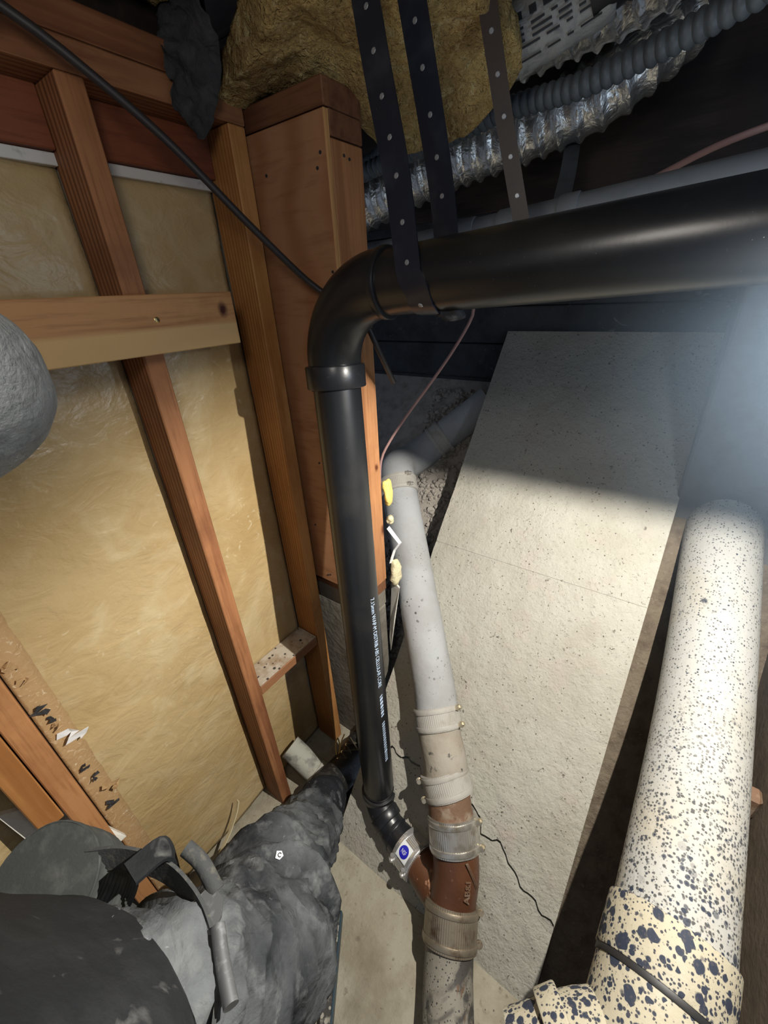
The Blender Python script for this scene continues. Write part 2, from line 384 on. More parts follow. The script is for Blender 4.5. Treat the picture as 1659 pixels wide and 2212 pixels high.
def blob(cx, cy, cz, sx, sy, sz, amp, freq, sub=4, seed=0, squash=None):
    bm = bmesh.new(); bmesh.ops.create_icosphere(bm, subdivisions=sub, radius=1.0)
    for v in bm.verts:
        p = v.co.copy()
        # superellipsoid, boxier than a ball
        p = V([math.copysign(abs(c) ** 0.7, c) for c in p])
        q = V((p.x * sx, p.y * sy, p.z * sz))
        d = noise.fractal(q * freq + V((seed, seed * 2.3, 0)), 1.0, 2.0, 4)
        q += v.co.normalized() * d * amp
        v.co = q + V((cx, cy, cz))
    return bm

def text_mesh(s, size):
    cu = bpy.data.curves.new('lettering', 'FONT'); cu.body = s; cu.size = size; cu.extrude = 0.0
    o = bpy.data.objects.new('lettering', cu); COL.objects.link(o)
    dg = bpy.context.evaluated_depsgraph_get()
    me = bpy.data.meshes.new_from_object(o.evaluated_get(dg))
    bpy.data.objects.remove(o)
    return me

# ================================================================== THE SETTING
# ---- left wall: framing with amber sheeting behind
XS = -0.795      # stud faces
XW = -0.885      # sheeting
wl = obj('wall_left', box(-0.93, -0.893, -0.9, 0.72, 0, 1.95, 0), 'stem')
tag(wl, 'stud wall with amber plastic sheeting behind the framing', kind='structure')

def sheet(y0, y1, z0, z1, seed, bulge=0.004, x=XW):
    ny, nz = max(6, int((y1 - y0) / 0.012)), int((z1 - z0) / 0.014)
    vs, fs = [], []
    for j in range(nz + 1):
        for i in range(ny + 1):
            y = y0 + (y1 - y0) * i / ny; z = z0 + (z1 - z0) * j / nz
            u = i / ny
            h = bulge * math.sin(math.pi * u)
            q = V((y * 6, z * 5, seed))
            h += 0.0045 * noise.fractal(q, 1.0, 2.0, 3)
            wr = max(0.0, noise.noise(V((y * 7, z * 6, seed + 9))) - 0.05) * 2.5
            h += 0.0026 * min(1.0, wr) * abs(noise.noise(V((y * 30 + 3 * noise.noise(q), z * 50, seed + 4))))
            vs.append(V((x + h, y, z)))
    for j in range(nz):
        for i in range(ny):
            a = j * (ny + 1) + i
            fs.append((a, a + 1, a + ny + 2, a + ny + 1))
    n = len(vs)     # back skin keeps it solid
    b = [V((x - 0.006, y0, z0)), V((x - 0.006, y1, z0)), V((x - 0.006, y1, z1)), V((x - 0.006, y0, z1))]
    c = [0, ny, (nz + 1) * (ny + 1) - 1, nz * (ny + 1)]
    vs += b
    fs.append((n + 3, n + 2, n + 1, n))
    fs.append(tuple([n, n + 1] + list(range(ny, -1, -1))))
    fs.append(tuple([n + 2, n + 3] + [nz * (ny + 1) + i for i in range(ny + 1)]))
    fs.append(tuple([n + 1, n + 2] + [j * (ny + 1) + ny for j in range(nz, -1, -1)]))
    fs.append(tuple([n + 3, n] + [j * (ny + 1) for j in range(nz + 1)]))
    return vs, fs
for k, (a, b) in enumerate([(-0.7, -0.094), (-0.012, 0.369), (0.409, 0.646)]):
    obj('amber_sheeting', sheet(a, b, 0.02, 1.776, 3.1 * k + 1), 'amber_sheet', wl, smooth='all')
obj('stud', box(XW + 0.001, XS, 0.370, 0.408, 0.001, 1.867), 'wood_z_red', wl)
obj('stud', box(XW + 0.001, XS, 0.647, 0.685, 0.001, 1.867), 'wood_z_gold', wl)
obj('stud', box(XW + 0.001, XS, -0.052, -0.014, 0.001, 1.867), 'wood_z', wl)
obj('stud', box(XW + 0.003, XS + 0.004, -0.093, -0.0545, 0.700, 1.867), 'wood_z_gold', wl)
obj('top_plate', box(XW, XS, -0.8, 0.687, 1.868, 1.9055), 'wood_y', wl)
obj('top_plate', box(XW, XS + 0.002, -0.8, 0.690, 1.9065, 1.945), 'wood_y', wl)
for a, b in [(-0.7, -0.094), (-0.012, 0.369), (0.409, 0.646)]:
    obj('header_block', box(XW, XW + 0.026, a, b, 1.793, 1.867), 'wood_y_red', wl)
    obj('white_strip', box(XW, XW + 0.014, a, b, 1.776, 1.792, 0.001), 'white_strip', wl)
obj('blocking', box(XW + 0.004, XS - 0.002, 0.409, 0.646, 0.545, 0.578), 'wood_y', wl)
obj('dust_layer', box(XW + 0.006, XS - 0.004, 0.411, 0.644, 0.5782, 0.5815, 0.001), 'dusty_wood', wl)
# stapled flange of the sheeting beside the lowest stud, with torn scraps
def flange():
    vs, fs = [], []; n = 90
    for i in range(n + 1):
        z = 0.05 + 1.70 * i / n
        wob = 0.003 * noise.noise(V((z * 30, 2, 0)))
        x = XW + 0.010 + 0.003 * noise.noise(V((z * 18, 0, 5)))
        for y, dx in ((-0.012, 0.004), (-0.006, 0.007), (0.012, 0.0), (0.034 + wob, 0.0)):
            vs.append(V((x + dx, y, z)))
        for y in (0.034 + wob, -0.012):
            vs.append(V((x - 0.003, y, z)))
    for i in range(n):
        for k in range(6):
            a = i * 6 + k; b = i * 6 + (k + 1) % 6
            fs.append((a, b, b + 6, a + 6))
    return vs, fs
obj('stapled_flange', flange(), 'flange', wl, smooth='all')
for z, s in ((1.02, 0.010), (0.98, 0.006), (0.90, 0.012), (0.865, 0.007), (0.845, 0.006), (0.80, 0.016), (0.70, 0.007), (0.655, 0.008), (0.60, 0.012), (0.55, 0.009)):
    y = random.uniform(0.002, 0.03)
    pts = [V((XW + 0.018 + 0.010 * random.random(), y + random.uniform(-s, s) * 1.6, z + s * (k / 5 - 0.5) * 2.2)) for k in range(6)]
    o = obj('torn_scrap', ribbon(pts, (0, 1, 0.6), s * 0.9, 0.001), random.choice(['paper', 'kraft', 'flange']), wl)

# ---- return wall with plywood and its post
we = obj('wall_return', box(-0.885, -0.602, 0.690, 0.702, 0.806, 1.856, 0.001), 'plywood')
tag(we, 'short plywood-faced return wall behind the black pipe', kind='structure')
obj('plywood_edge', box(-0.602, -0.600, 0.690, 0.702, 0.806, 1.856, 0.0005), 'ply_edge', we)
obj('stud', box(-0.638, -0.600, 0.7035, 0.792, 0.808, 1.820), 'post_wood', we)
obj('top_plate', box(-0.885, -0.600, 0.7035, 0.794, 1.8225, 1.8585), 'wood_x', we)
obj('top_plate', box(-0.885, -0.600, 0.692, 0.794, 1.8595, 1.897), 'wood_x', we)
for x, z in ((-0.615, 1.80), (-0.625, 1.78), (-0.612, 1.62), (-0.61, 1.60), (-0.76, 1.79), (-0.70, 1.40), (-0.71, 1.385), (-0.745, 0.83), (-0.735, 0.835), (-0.72, 1.20), (-0.77, 1.0)):
    obj('nail', cyl((x, 0.692, z), (x, 0.6885, z), 0.0028, 8), 'ink', we)
for y, z in ((0.735, 1.80), (0.75, 1.797), (0.74, 1.585), (0.765, 1.60), (0.72, 0.83), (0.73, 0.86)):
    obj('nail', cyl((-0.602, y, z), (-0.5985, y, z), 0.0026, 8), 'ink', we)

# ---- concrete stem wall under the return wall, white-painted sill end
st = obj('wall_stem', box(-0.885, -0.612, 0.715, 0.80, 0.0, 0.70, 0.006), 'stem')
tag(st, 'grey concrete stem wall under the plywood return', kind='structure')
obj('sill_block', box(-0.88, -0.612, 0.715, 0.80, 0.701, 0.7625, 0.003), 'stem', st)
obj('sill_plate', box(-0.88, -0.606, 0.709, 0.796, 0.764, 0.803), 'wood_x', st)

# ---- floor and sloping slab
SLN = V((0, -1.104, 0.916)).normalized()      # slab normal, up and towards the stud wall's near end
def slabz(y): return CAM_H - (1.88 - 1.104 * y) / 0.916
fl = obj('floor', plate([(-0.93, -1.2, 0), (0.072, -1.2, 0), (0.070, 0.30, 0), (0.066, 0.40, 0.001), (-0.93, 0.40, 0.001)], (0, 0, 1), 0.12), 'floor')
tag(fl, 'dusty stained concrete floor under the pipes', kind='structure')
obj('floor_strip', plate([(-0.93, 0.40, 0.0), (-0.585, 0.40, 0.0), (-0.585, 0.80, 0.0), (-0.93, 0.80, 0.0)], (0, 0, 1), 0.12), 'floor', fl)

sl = thing('floor_slope', 'pale sloping concrete slab climbing to the back wall', None, kind='structure')
def spt(x, y, off=0.0): return V((x, y, slabz(y))) + SLN * off
NJ = 60
xs = [-0.575 + (0.640) * i / NJ for i in range(NJ + 1)]
def crack_y(x):
    base = 0.60 + (-0.08) * (x + 0.2) / 0.27
    if x < -0.16: base = 0.612
    return base + 0.020 * noise.noise(V((x * 14, 3.3, 0))) + 0.012 * noise.noise(V((x * 45, 1.3, 0)))
def slab_piece(ylo, yhi, th=0.045, off=0.0, rows=26):
    vs, fs = [], []
    nx = len(xs)
    for j in range(rows + 1):
        for x in xs:
            a, b = ylo(x), yhi(x)
            y = a + (b - a) * j / rows
            h = 0.0
            if 0 < j < rows:
                h = 0.004 * noise.fractal(V((x * 7, y * 7, 2)), 1.0, 2.0, 3) + 0.0022 * noise.noise(V((x * 40, y * 40, 9)))
            vs.append(spt(x, y, off + h))
    for j in range(rows):
        for i in range(nx - 1):
            a = j * nx + i
            fs.append((a, a + 1, a + nx + 1, a + nx))
    base = len(vs)
    rim = [i for i in range(nx)] + [j * nx + nx - 1 for j in range(1, rows + 1)] + [rows * nx + i for i in range(nx - 2, -1, -1)] + [j * nx for j in range(rows - 1, 0, -1)]
    for r in rim: vs.append(vs[r] - SLN * th)
    m_ = len(rim)
    for k in range(m_):
        k2 = (k + 1) % m_
        fs.append((rim[k2], rim[k], base + k, base + k2))
    fs.append(tuple(base + k for k in range(m_ - 1, -1, -1)))
    return vs, fs
JY = lambda x: 1.06
obj('slab_panel', slab_piece(lambda x: JY(x) + 0.0002, lambda x: 1.581), 'slab', sl, smooth=True)
obj('slab_panel', slab_piece(lambda x: crack_y(x) + 0.003, lambda x: JY(x) - 0.0002), 'slab', sl, smooth=True)
obj('slab_panel', slab_piece(lambda x: 0.388, lambda x: crack_y(x) - 0.003, off=-0.007), 'slab', sl, smooth=True)

# ---- ground to the right of the slab, hollow below the big pipe
gr_pts, gr_f = [], []
gx = [0.066 + 0.54 * i / 22 for i in range(23)]; gy = [-0.9 + 2.2 * j / 60 for j in range(61)]
for y in gy:
    for x in gx:
        base = max(slabz(y) - 0.05, -0.02)
        drop = 0.10 * min(1.0, max(0.0, (x - 0.10) / 0.12))
        z = base - drop + 0.014 * noise.fractal(V((x * 9, y * 9, 1)), 1.0, 2.0, 3)
        gr_pts.append(V((x, y, z)))
for j in range(60):
    for i in range(22):
        a = j * 23 + i
        gr_f.append((a, a + 1, a + 24, a + 23))
g = obj('ground', (gr_pts, gr_f), 'soil', smooth='all')
tag(g, 'dark packed soil beside the sloping slab', kind='structure')

# ---- gravel bed left of the slab
def gravel_z(x, y): return slabz(y) - 0.19
gb = obj('gravel_bed', plate([(-1.5, 0.81, gravel_z(0, .81) - 0.02), (-0.40, 0.81, gravel_z(0, .81) - 0.02), (-0.40, 1.62, gravel_z(0, 1.62) - 0.02), (-1.5, 1.62, gravel_z(0, 1.62) - 0.02)], SLN, 0.05), 'gravel')
tag(gb, 'slope of grey gravel bed under loose stones', kind='structure')
gb.name = 'ground_slope'
ico = bmesh.new(); bmesh.ops.create_icosphere(ico, subdivisions=1, radius=1.0)
iv = [v.co.copy() for v in ico.verts]; ifc = [tuple(v.index for v in f.verts) for f in ico.faces]; ico.free()
gv, gf = [], []
for k in range(2600):
    x = random.uniform(-0.86, -0.46); y = random.uniform(0.83, 1.56)
    s = random.choice([0.005, 0.006, 0.008, 0.010, 0.013])
    c = V((x, y, gravel_z(x, y))) + SLN * (-0.016 + s * random.uniform(0.1, 0.9))
    q = Quaternion((random.random(), random.random(), random.random(), random.random())).normalized()
    sc = V((random.uniform(.7, 1.3), random.uniform(.7, 1.2), random.uniform(.5, .9))) * s
    o = len(gv)
    for v in iv:
        u = q @ V((v.x * sc.x, v.y * sc.y, v.z * sc.z))
        gv.append(c + u * (1 + 0.25 * noise.noise(v * 2 + V((k, 0, 0)))))
    gf += [tuple(i + o for i in t) for t in ifc]
g = obj('loose_gravel', (gv, gf), 'gravel')
tag(g, 'loose grey gravel on the slope between grey pipe and slab', 'gravel', kind='stuff')

# ---- back foundation wall in board-marked courses, pier on the right
wb = obj('wall_back', box(-1.9, 0.9, 1.645, 1.75, 0.4, 2.25, 0), 'foundation')
tag(wb, 'dark foundation wall behind the pipes', kind='structure')
zc = 0.62
while zc < 1.78:
    h = 0.128
    dx = random.uniform(-0.004, 0.004)
    obj('form_course', box(-1.9, 0.2, 1.60 + dx, 1.65, zc, zc + h - 0.003, 0.003), 'foundation', wb)
    zc += h
obj('rim_beam', box(-1.9, 0.9, 1.585, 1.645, 1.80, 2.2, 0.003), 'wood_dark', wb)
pr = obj('wall_right', box(0.058, 0.9, 1.262, 1.60, 0.5, 2.2, 0.006), 'pier')
tag(pr, 'blue-grey concrete pier on the right where the speckled pipe enters', kind='structure')
rw = obj('wall_far_right', box(0.335, 0.40, -0.9, 1.262, -0.3, 1.18, 0.01), 'dirt_wall')
tag(rw, 'low brown earth-stained curb at the right edge', kind='structure')

# ---- ceiling: subfloor and joists running along x
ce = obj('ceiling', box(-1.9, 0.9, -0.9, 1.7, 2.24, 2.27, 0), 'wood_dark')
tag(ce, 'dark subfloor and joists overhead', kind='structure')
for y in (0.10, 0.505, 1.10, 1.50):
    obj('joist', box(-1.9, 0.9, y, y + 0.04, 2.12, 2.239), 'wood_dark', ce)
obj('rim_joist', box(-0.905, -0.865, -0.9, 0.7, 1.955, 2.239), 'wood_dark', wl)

# ================================================================== WOOD PIECES
br = thing('wooden_brace', 'horizontal wooden board with dark knot screwed across the stud', 'board')
obj('board', box(XS + 0.0008, -0.757, -0.55, 0.553, 1.504, 1.596, 0.0015), 'brace_wood', br)
sx, sy, sz = -0.757, 0.3935, 1.5575
sc_ = obj('screw', tube([(sx - 0.003, sy, sz), (sx + 0.0006, sy, sz), (sx + 0.0016, sy, sz)], [0.0048, 0.0048, 0.003], 20), 'brass', br, smooth=True)
obj('cross_slot', merge(cyl((sx + 0.0012, sy - 0.0028, sz), (sx + 0.0012, sy + 0.0028, sz), 0.0007, 6), cyl((sx + 0.0012, sy, sz - 0.0028), (sx + 0.0012, sy, sz + 0.0028), 0.0007, 6)), 'ink', sc_)

o = obj('white_board_scrap', plate([(-0.845, -0.125, 0.76), (-0.845, -0.058, 0.70), (-0.80, 0.0, 0.50), (-0.80, -0.10, 0.50)], (1, 0, 0.15), 0.012), 'white_board')
tag(o, 'triangular white board scrap leaning behind the black jacket', 'board')
o = obj('white_sill_scrap', plate([(-0.609, 0.83, 0.775), (-0.57, 0.815, 0.765), (-0.582, 0.80, 0.66), (-0.598, 0.79, 0.50), (-0.608, 0.80, 0.55)], (0.5, -1, 0.2), 0.012), 'white_board')
tag(o, 'white-painted board end below the plywood post, beside the grey pipe', 'board')

# ================================================================== BLACK DRAIN PIPE
RP = 0.0485
bp = thing('black_drain_pipe', 'glossy black plastic drain pipe turning down from overhead to the floor', 'pipe')
def hz(x): return 1.5925 + 0.050 * (x + 0.44)
def hy(x): return 0.628 - 0.05 * (x + 0.44)
hp0, hp1 = V((-0.445, hy(-0.445), hz(-0.445))), V((0.62, hy(0.62), hz(0.62)))
obj('horizontal_run', tube(dense([hp0 - V((0.01, 0, 0)), (hp0 + hp1) / 2, hp1], 0.05), RP, 48), 'abs', bp, smooth=True)
# long-sweep elbow
AR = 0.135
ec = V((-0.440, hy(-0.44), hz(-0.44) - AR))
el = []
for k in range(21):
    a = math.radians(90 + 90 * k / 20)
    el.append(ec + V((AR * math.cos(a), 0, AR * math.sin(a))))
elb = obj('elbow', tube(el, [0.0525] * 19 + [0.0522, 0.0518], 48), 'abs', bp, smooth=True)
obj('rim', ring_hub(ec + V((-0.006, 0, AR)), ec + V((0.008, 0, AR)), 0.0545, 0.003), 'abs_hub', elb, smooth=True)
vt = V((-0.575, 0.628, ec.z - 0.003)); vb = V((-0.4845, 0.535, 0.175))
vd = (vb - vt).normalized()
obj('hub', ring_hub(vt + vd * -0.004, vt + vd * 0.040, 0.0595, 0.003), 'abs_hub', elb, smooth=True)
vp = obj('vertical_run', tube([vt + (vb - vt) * t / 6 for t in range(7)], RP, 48), 'abs', bp, smooth=True)
# lettering wrapped on the pipe's right flank, reading downwards
ax_mid = (vt + vb) / 2
# direction on the pipe that the print faces: towards the viewer and to the right
face = V((0.0, 0.0, CAM_H)) - ax_mid; face = (face - vd * face.dot(vd)).normalized()
side = vd.cross(face).normalized()
if side.dot(V((1, 0, 0))) < 0: side = -side
def wrap_text(s, size, start, ang0, squeeze=0.8):
    me = text_mesh(s, size)
    for v in me.vertices:
        along = v.co.x * squeeze; arc = v.co.y / RP
        a = ang0 + arc
        d = face * math.cos(a) + side * math.sin(a)
        p = vt + vd * (start + along) + d * (RP + 0.0005)
        v.co = p
    return me
me = wrap_text('7.15mm WAP-M DISTRIB ABS CELLULAR CORE', 0.0175, 0.530, 0.58, 0.80)
obj('printed_text', me, 'print', vp)
mv, mf = [], []
s0 = 0.845
for k in range(24):
    ln = random.choice([0.004, 0.006, 0.009])
    if k == 7: s0 += 0.02
    q = []
    for aa, ss in ((0.60, 0.004), (0.60, 0.004 + ln), (0.60 + 0.22, ln), (0.60 + 0.22, 0.0)):
        d = face * math.cos(aa) + side * math.sin(aa)
        q.append(vt + vd * (s0 + ss) + d * (RP + 0.0005))
    b0 = len(mv); mv += q; mf.append((b0, b0 + 1, b0 + 2, b0 + 3)); s0 += ln + 0.0045
obj('smudged_print', (mv, mf), 'print', vp)['kind'] = 'stuff'
# lower 45-degree bends into the wye branch
B0, B1, B2, B3 = vb, V((-0.452, 0.510, 0.128)), V((-0.392, 0.492, 0.104)), V((-0.328, 0.4765, 0.1065))
lowpath = dense([vb - vd * 0.02, vb + vd * 0.02, B1, B2, B3], 0.012)
obj('hub', ring_hub(vb - vd * 0.006, vb + vd * 0.022, 0.0555, 0.003), 'abs_hub', bp, smooth=True)
le = obj('lower_bend', tube(lowpath, 0.050, 40), 'abs_hub', bp, smooth=True)
ld = (B2 - B1).normalized()
obj('hub', ring_hub(B1 + ld * 0.004, B1 + ld * 0.034, 0.0545, 0.003), 'abs_hub', le, smooth=True)
ld2 = (B3 - B2).normalized()
obj('hub', ring_hub(B2 - ld2 * 0.012, B2 + ld2 * 0.012, 0.0525, 0.002), 'abs_hub', le, smooth=True)
# smeared cement drip under the run
o = obj('cement_drip', blob(-0.318, hy(-.318), 1.548, 0.022, 0.012, 0.010, 0.008, 60, 3, 5), 'kraft', bp, smooth='all')

# ================================================================== HANGER STRAPS
def strap(path, wd, width, th, name, mat, label, hole_step=0.045, hole_r=0.0042):
    P = dense(path, 0.012)
    t = thing(name, label, 'strap')
    obj('strap_band', ribbon(P, wd, width, th), mat, t, smooth=True)
    vs, fs = [], []; acc = 0
    for i in range(1, len(P) - 1):
        acc += (P[i] - P[i - 1]).length
        if acc < hole_step: continue
        acc = 0
        tg = (P[i + 1] - P[i - 1]).normalized(); w_ = V(wd); w_ = (w_ - tg * w_.dot(tg)).normalized(); n = tg.cross(w_)
        for s in (1, -1):
            a, b = tube([P[i] + n * s * (th / 2 - 0.0004), P[i] + n * s * (th / 2 + 0.0007)], [hole_r, hole_r * 0.7], 8)
            o = len(vs); vs += a; fs += [tuple(q + o for q in f) for f in b]
    h = obj('hole_light_discs', (vs, fs), 'hole_light', t)  # pale raised discs imitate light showing through the strap's holes
    h['kind'] = 'stuff'
    return t
# loop that carries the black pipe
xa = -0.352
ya, za = hy(xa), hz(xa)
Rs = RP + 0.0025
loop = [(-0.535, 0.665, 2.2), (-0.490, 0.645, 2.03), (-0.440, 0.618, 1.86), (-0.392, 0.592, 1.72)]
for d in (178, 200, 225, 250, 270, 290, 315, 340, 362):
    a = math.radians(d)
    loop.append((xa + (0.010 if d < 200 else 0) * -1, ya + Rs * math.cos(a), za + Rs * math.sin(a)))
loop += [(-0.375, 0.687, 1.72), (-0.415, 0.682, 1.90), (-0.448, 0.676, 2.05), (-0.48, 0.67, 2.2)]
strap(loop, (1, 0, 0), 0.041, 0.0025, 'pipe_hanger', 'strap_black', 'wide black perforated strap looped under the black drain pipe')
strap([(-0.430, 0.77, 2.2), (-0.391, 0.782, 2.05), (-0.362, 0.79, 1.94), (-0.328, 0.80, 1.81), (-0.287, 0.81, 1.668), (-0.275, 0.82, 1.62)], (1, 0.2, 0), 0.026, 0.002, 'hanger_strap', 'strap_brown',
      'narrow dark brown perforated strap hanging in front of the ducts')
strap([(-0.40, 1.45, 2.1), (-0.386, 1.41, 1.93), (-0.352, 1.28, 1.82), (-0.32, 1.14, 1.735), (-0.316, 1.135, 1.68)], (1, 0.2, 0), 0.036, 0.002, 'hanger_strap', 'strap_grey',
      'plain grey metal strap below the silver duct holding the grey pipe', hole_step=9)

# ================================================================== OVERHEAD PIPES AND DUCTS
gp = thing('grey_plastic_pipe', 'dusty grey plastic pipe running behind the black drain pipe', 'pipe')
q0, q1 = V((-1.10, 1.10, 1.655)), V((0.06, 1.10, 1.735))
qd = (q1 - q0).normalized()
obj('barrel', tube([q0, q1], 0.030, 32), 'pvc', gp, smooth=True)
for t in (0.50, 0.585, 0.70):
    c = q0 + (q1 - q0) * t
    obj('joint_hub', ring_hub(c - qd * 0.02, c + qd * 0.02, 0.034, 0.002), 'pvc', gp, smooth=True)

def ribbed(path, r, pitch, depth, seg, step, crinkle=0.0, sharp=1.0):
    P = dense(path, step)
    s = [0.0]
    for i in range(1, len(P)): s.append(s[-1] + (P[i] - P[i - 1]).length)
    def fn(i, a, p, rr):
        ph = 2 * math.pi * s[i] / pitch + a * (1 if crinkle else 0)
        v = rr + depth * (abs(math.cos(ph / 2)) ** sharp * 2 - 1)
        if crinkle: v += crinkle * noise.fractal(p * 45, 1.0, 2.0, 3)
        return v
    return tube(P, r, seg, True, fn)
o = obj('silver_duct', ribbed([(-1.25, 1.30, 1.79), (-1.0, 1.32, 1.835), (-0.72, 1.33, 1.895), (-0.58, 1.33, 1.912), (-0.44, 1.33, 1.93), (-0.32, 1.33, 1.955), (-0.24, 1.34, 2.0), (-0.17, 1.38, 2.06)], 0.067, 0.042, 0.0050, 40, 0.0040, 0.0018, 7.0), 'foil', smooth=True)
tag(o, 'crumpled silver foil flexible duct, the lower of the two', 'duct')
o = obj('silver_duct', ribbed([(-0.78, 1.24, 2.02), (-0.57, 1.22, 2.025), (-0.38, 1.20, 2.03), (-0.27, 1.19, 2.035), (-0.18, 1.17, 2.05), (-0.08, 1.14, 2.08)], 0.048, 0.038, 0.0045, 36, 0.0040, 0.0022, 7.0), 'foil', smooth=True)
tag(o, 'crumpled silver foil flexible duct, the upper one beside the white sleeve', 'duct')
o = obj('corrugated_hose', ribbed([(-1.0, 1.19, 1.86), (-0.88, 1.18, 1.885), (-0.60, 1.16, 1.908), (-0.46, 1.14, 1.918), (-0.31, 1.11, 1.912), (-0.195, 1.09, 1.922), (-0.07, 1.05, 1.935), (0.02, 1.0, 1.945)], 0.0195, 0.018, 0.0026, 24, 0.003, 0, 1.0), 'hose', smooth=True)
tag(o, 'grey corrugated plastic hose lying along the silver duct', 'hose')
o = obj('corrugated_conduit', ribbed([(-1.15, 1.36, 1.93), (-0.95, 1.31, 1.945), (-0.86, 1.27, 1.96), (-0.75, 1.24, 1.99)], 0.017, 0.010, 0.0022, 20, 0.0025, 0, 1.0), 'hose', smooth=True)
tag(o, 'thin corrugated conduit beside the plywood post', 'conduit')
wd = thing('printed_duct_sleeve', 'dull white plastic duct sleeve with black print', 'duct')
wpath = [(-0.40, 0.98, 1.985), (-0.38, 1.03, 2.0), (-0.35, 1.08, 2.02), (-0.32, 1.13, 2.045), (-0.29, 1.18, 2.07)]
WP = dense([(-0.47, 1.02, 1.965), (-0.40, 1.04, 1.985), (-0.34, 1.06, 2.005), (-0.27, 1.08, 2.03)], 0.01)
obj('sleeve', tube(WP, [0.030 + 0.022 * min(1, i / 4) for i in range(len(WP))], 32, True, lambda i, a, p, r: r + 0.005 * noise.noise(p * 40)), 'white_duct', wd, smooth='all')
pv, pf = [], []
fr = frames(WP)
p_, t_, n_0, b_0 = fr[len(fr) // 2]
cv = V((0, 0, CAM_H)) - p_
AC = math.atan2(cv.dot(b_0), cv.dot(n_0))
for row, (a0, wid) in enumerate(((AC - 0.55, 0.10), (AC - 0.20, 0.03), (AC - 0.06, 0.03), (AC + 0.08, 0.03), (AC + 0.22, 0.03), (AC + 0.55, 0.03))):
    i = 4
    while i < len(fr) - 3:
        ln = random.choice([1, 2, 3])
        q = []
        for (ii, aa) in ((i, a0), (min(i + ln, len(fr) - 1), a0), (min(i + ln, len(fr) - 1), a0 + wid * 2), (i, a0 + wid * 2)):
            p, t, n, b = fr[ii]
            d = n * math.cos(aa) + b * math.sin(aa)
            q.append(p + d * 0.0575)
        b0 = len(pv); pv += q; pf.append((b0, b0 + 1, b0 + 2, b0 + 3))
        i += ln + 1
obj('black_print', (pv, pf), 'ink', wd)
o = obj('black_duct', tube(dense([(-0.30, 1.06, 2.03), (-0.22, 1.06, 2.06), (-0.05, 1.02, 2.13)], 0.03), [0.058] * len(dense([(-0.30, 1.06, 2.03), (-0.22, 1.06, 2.06), (-0.05, 1.02, 2.13)], 0.03)), 32), 'rubber', smooth=True)
tag(o, 'black duct section beside the printed white sleeve', 'duct')

# ================================================================== INSULATION
def drape(grid, nx, ny, amp, freq, seed, th=0.03):
    """lumpy quilt through a coarse control grid (rows of points), with thickness"""
    R, Cn = len(grid), len(grid[0])
    rows = [dense(r, 1e9) for r in grid]
    def cat(a, b, c, d, t):
        return 0.5 * ((2 * b) + (c - a) * t + (2 * a - 5 * b + 4 * c - d) * t * t + (3 * b - a - 3 * c + d) * t ** 3)
    def samp(L, u):
        u = u * (len(L) - 1); i = min(int(u), len(L) - 2); t = u - i
        g_ = lambda k: L[max(0, min(len(L) - 1, k))]
        return cat(g_(i - 1), g_(i), g_(i + 1), g_(i + 2), t)
    G = [[V(p) for p in r] for r in grid]
    S = []
    for j in range(ny + 1):
        col = [samp([G[r][c] for r in range(R)], j / ny) for c in range(Cn)]
        S.append([samp(col, i / nx) for i in range(nx + 1)])
    vs = []
    for j in range(ny + 1):
        for i in range(nx + 1):
            p = S[j][i]
            a = S[j][min(i + 1, nx)] - S[j][max(i - 1, 0)]; b = S[min(j + 1, ny)][i] - S[max(j - 1, 0)][i]
            n = a.cross(b).normalized()
            d = noise.fractal(p * freq + V((seed, 0, 0)), 0.9, 2.0, 5)
            edge = min(i, nx - i, 4) / 4.0 * min(j, ny - j, 4) / 4.0
            e2 = 0.010 * noise.noise(p * 60) * (1 - edge)
            vs.append((p + n * amp * d + V((e2, e2 * 0.5, e2)), n, edge))
    n_ = len(vs)
    out = [v for v, n, e in vs] + [v - n * th * (0.15 + 0.85 * e) for v, n, e in vs]
    fs = []
    W_ = nx + 1
    for j in range(ny):
        for i in range(nx):
            a = j * W_ + i
            fs.append((a, a + 1, a + W_ + 1, a + W_)); fs.append((n_ + a + W_, n_ + a + W_ + 1, n_ + a + 1, n_ + a))
    rim = [i for i in range(nx)] + [j * W_ + nx for j in range(ny)] + [ny * W_ + i for i in range(nx, 0, -1)] + [j * W_ for j in range(ny, 0, -1)]
    for k in range(len(rim)):
        a, b = rim[k], rim[(k + 1) % len(rim)]
        fs.append((b, a, n_ + a, n_ + b))
    return out, fs
ins = thing('insulation_batt', 'torn yellow-brown fibreglass batt sagging between joists and plywood post', 'insulation')
obj('sagging_batt', drape([
    [(-0.40, 0.56, 2.03), (-0.52, 0.57, 2.01), (-0.64, 0.60, 1.985), (-0.74, 0.63, 1.955), (-0.84, 0.65, 1.93)],
    [(-0.37, 0.66, 2.0), (-0.50, 0.68, 1.98), (-0.62, 0.70, 1.965), (-0.74, 0.68, 1.945), (-0.82, 0.67, 1.925)],
    [(-0.36, 0.78, 1.985), (-0.46, 0.80, 1.955), (-0.58, 0.80, 1.930), (-0.70, 0.78, 1.955), (-0.80, 0.74, 1.96)],
    [(-0.36, 0.88, 1.965), (-0.45, 0.90, 1.90), (-0.57, 0.90, 1.895), (-0.70, 0.86, 1.96), (-0.80, 0.80, 1.98)],
    [(-0.37, 0.93, 1.94), (-0.45, 0.95, 1.868), (-0.56, 0.95, 1.862), (-0.69, 0.92, 1.965), (-0.80, 0.86, 2.0)]], 70, 60, 0.020, 9, 3, -0.05), 'insulation', ins, smooth='all')
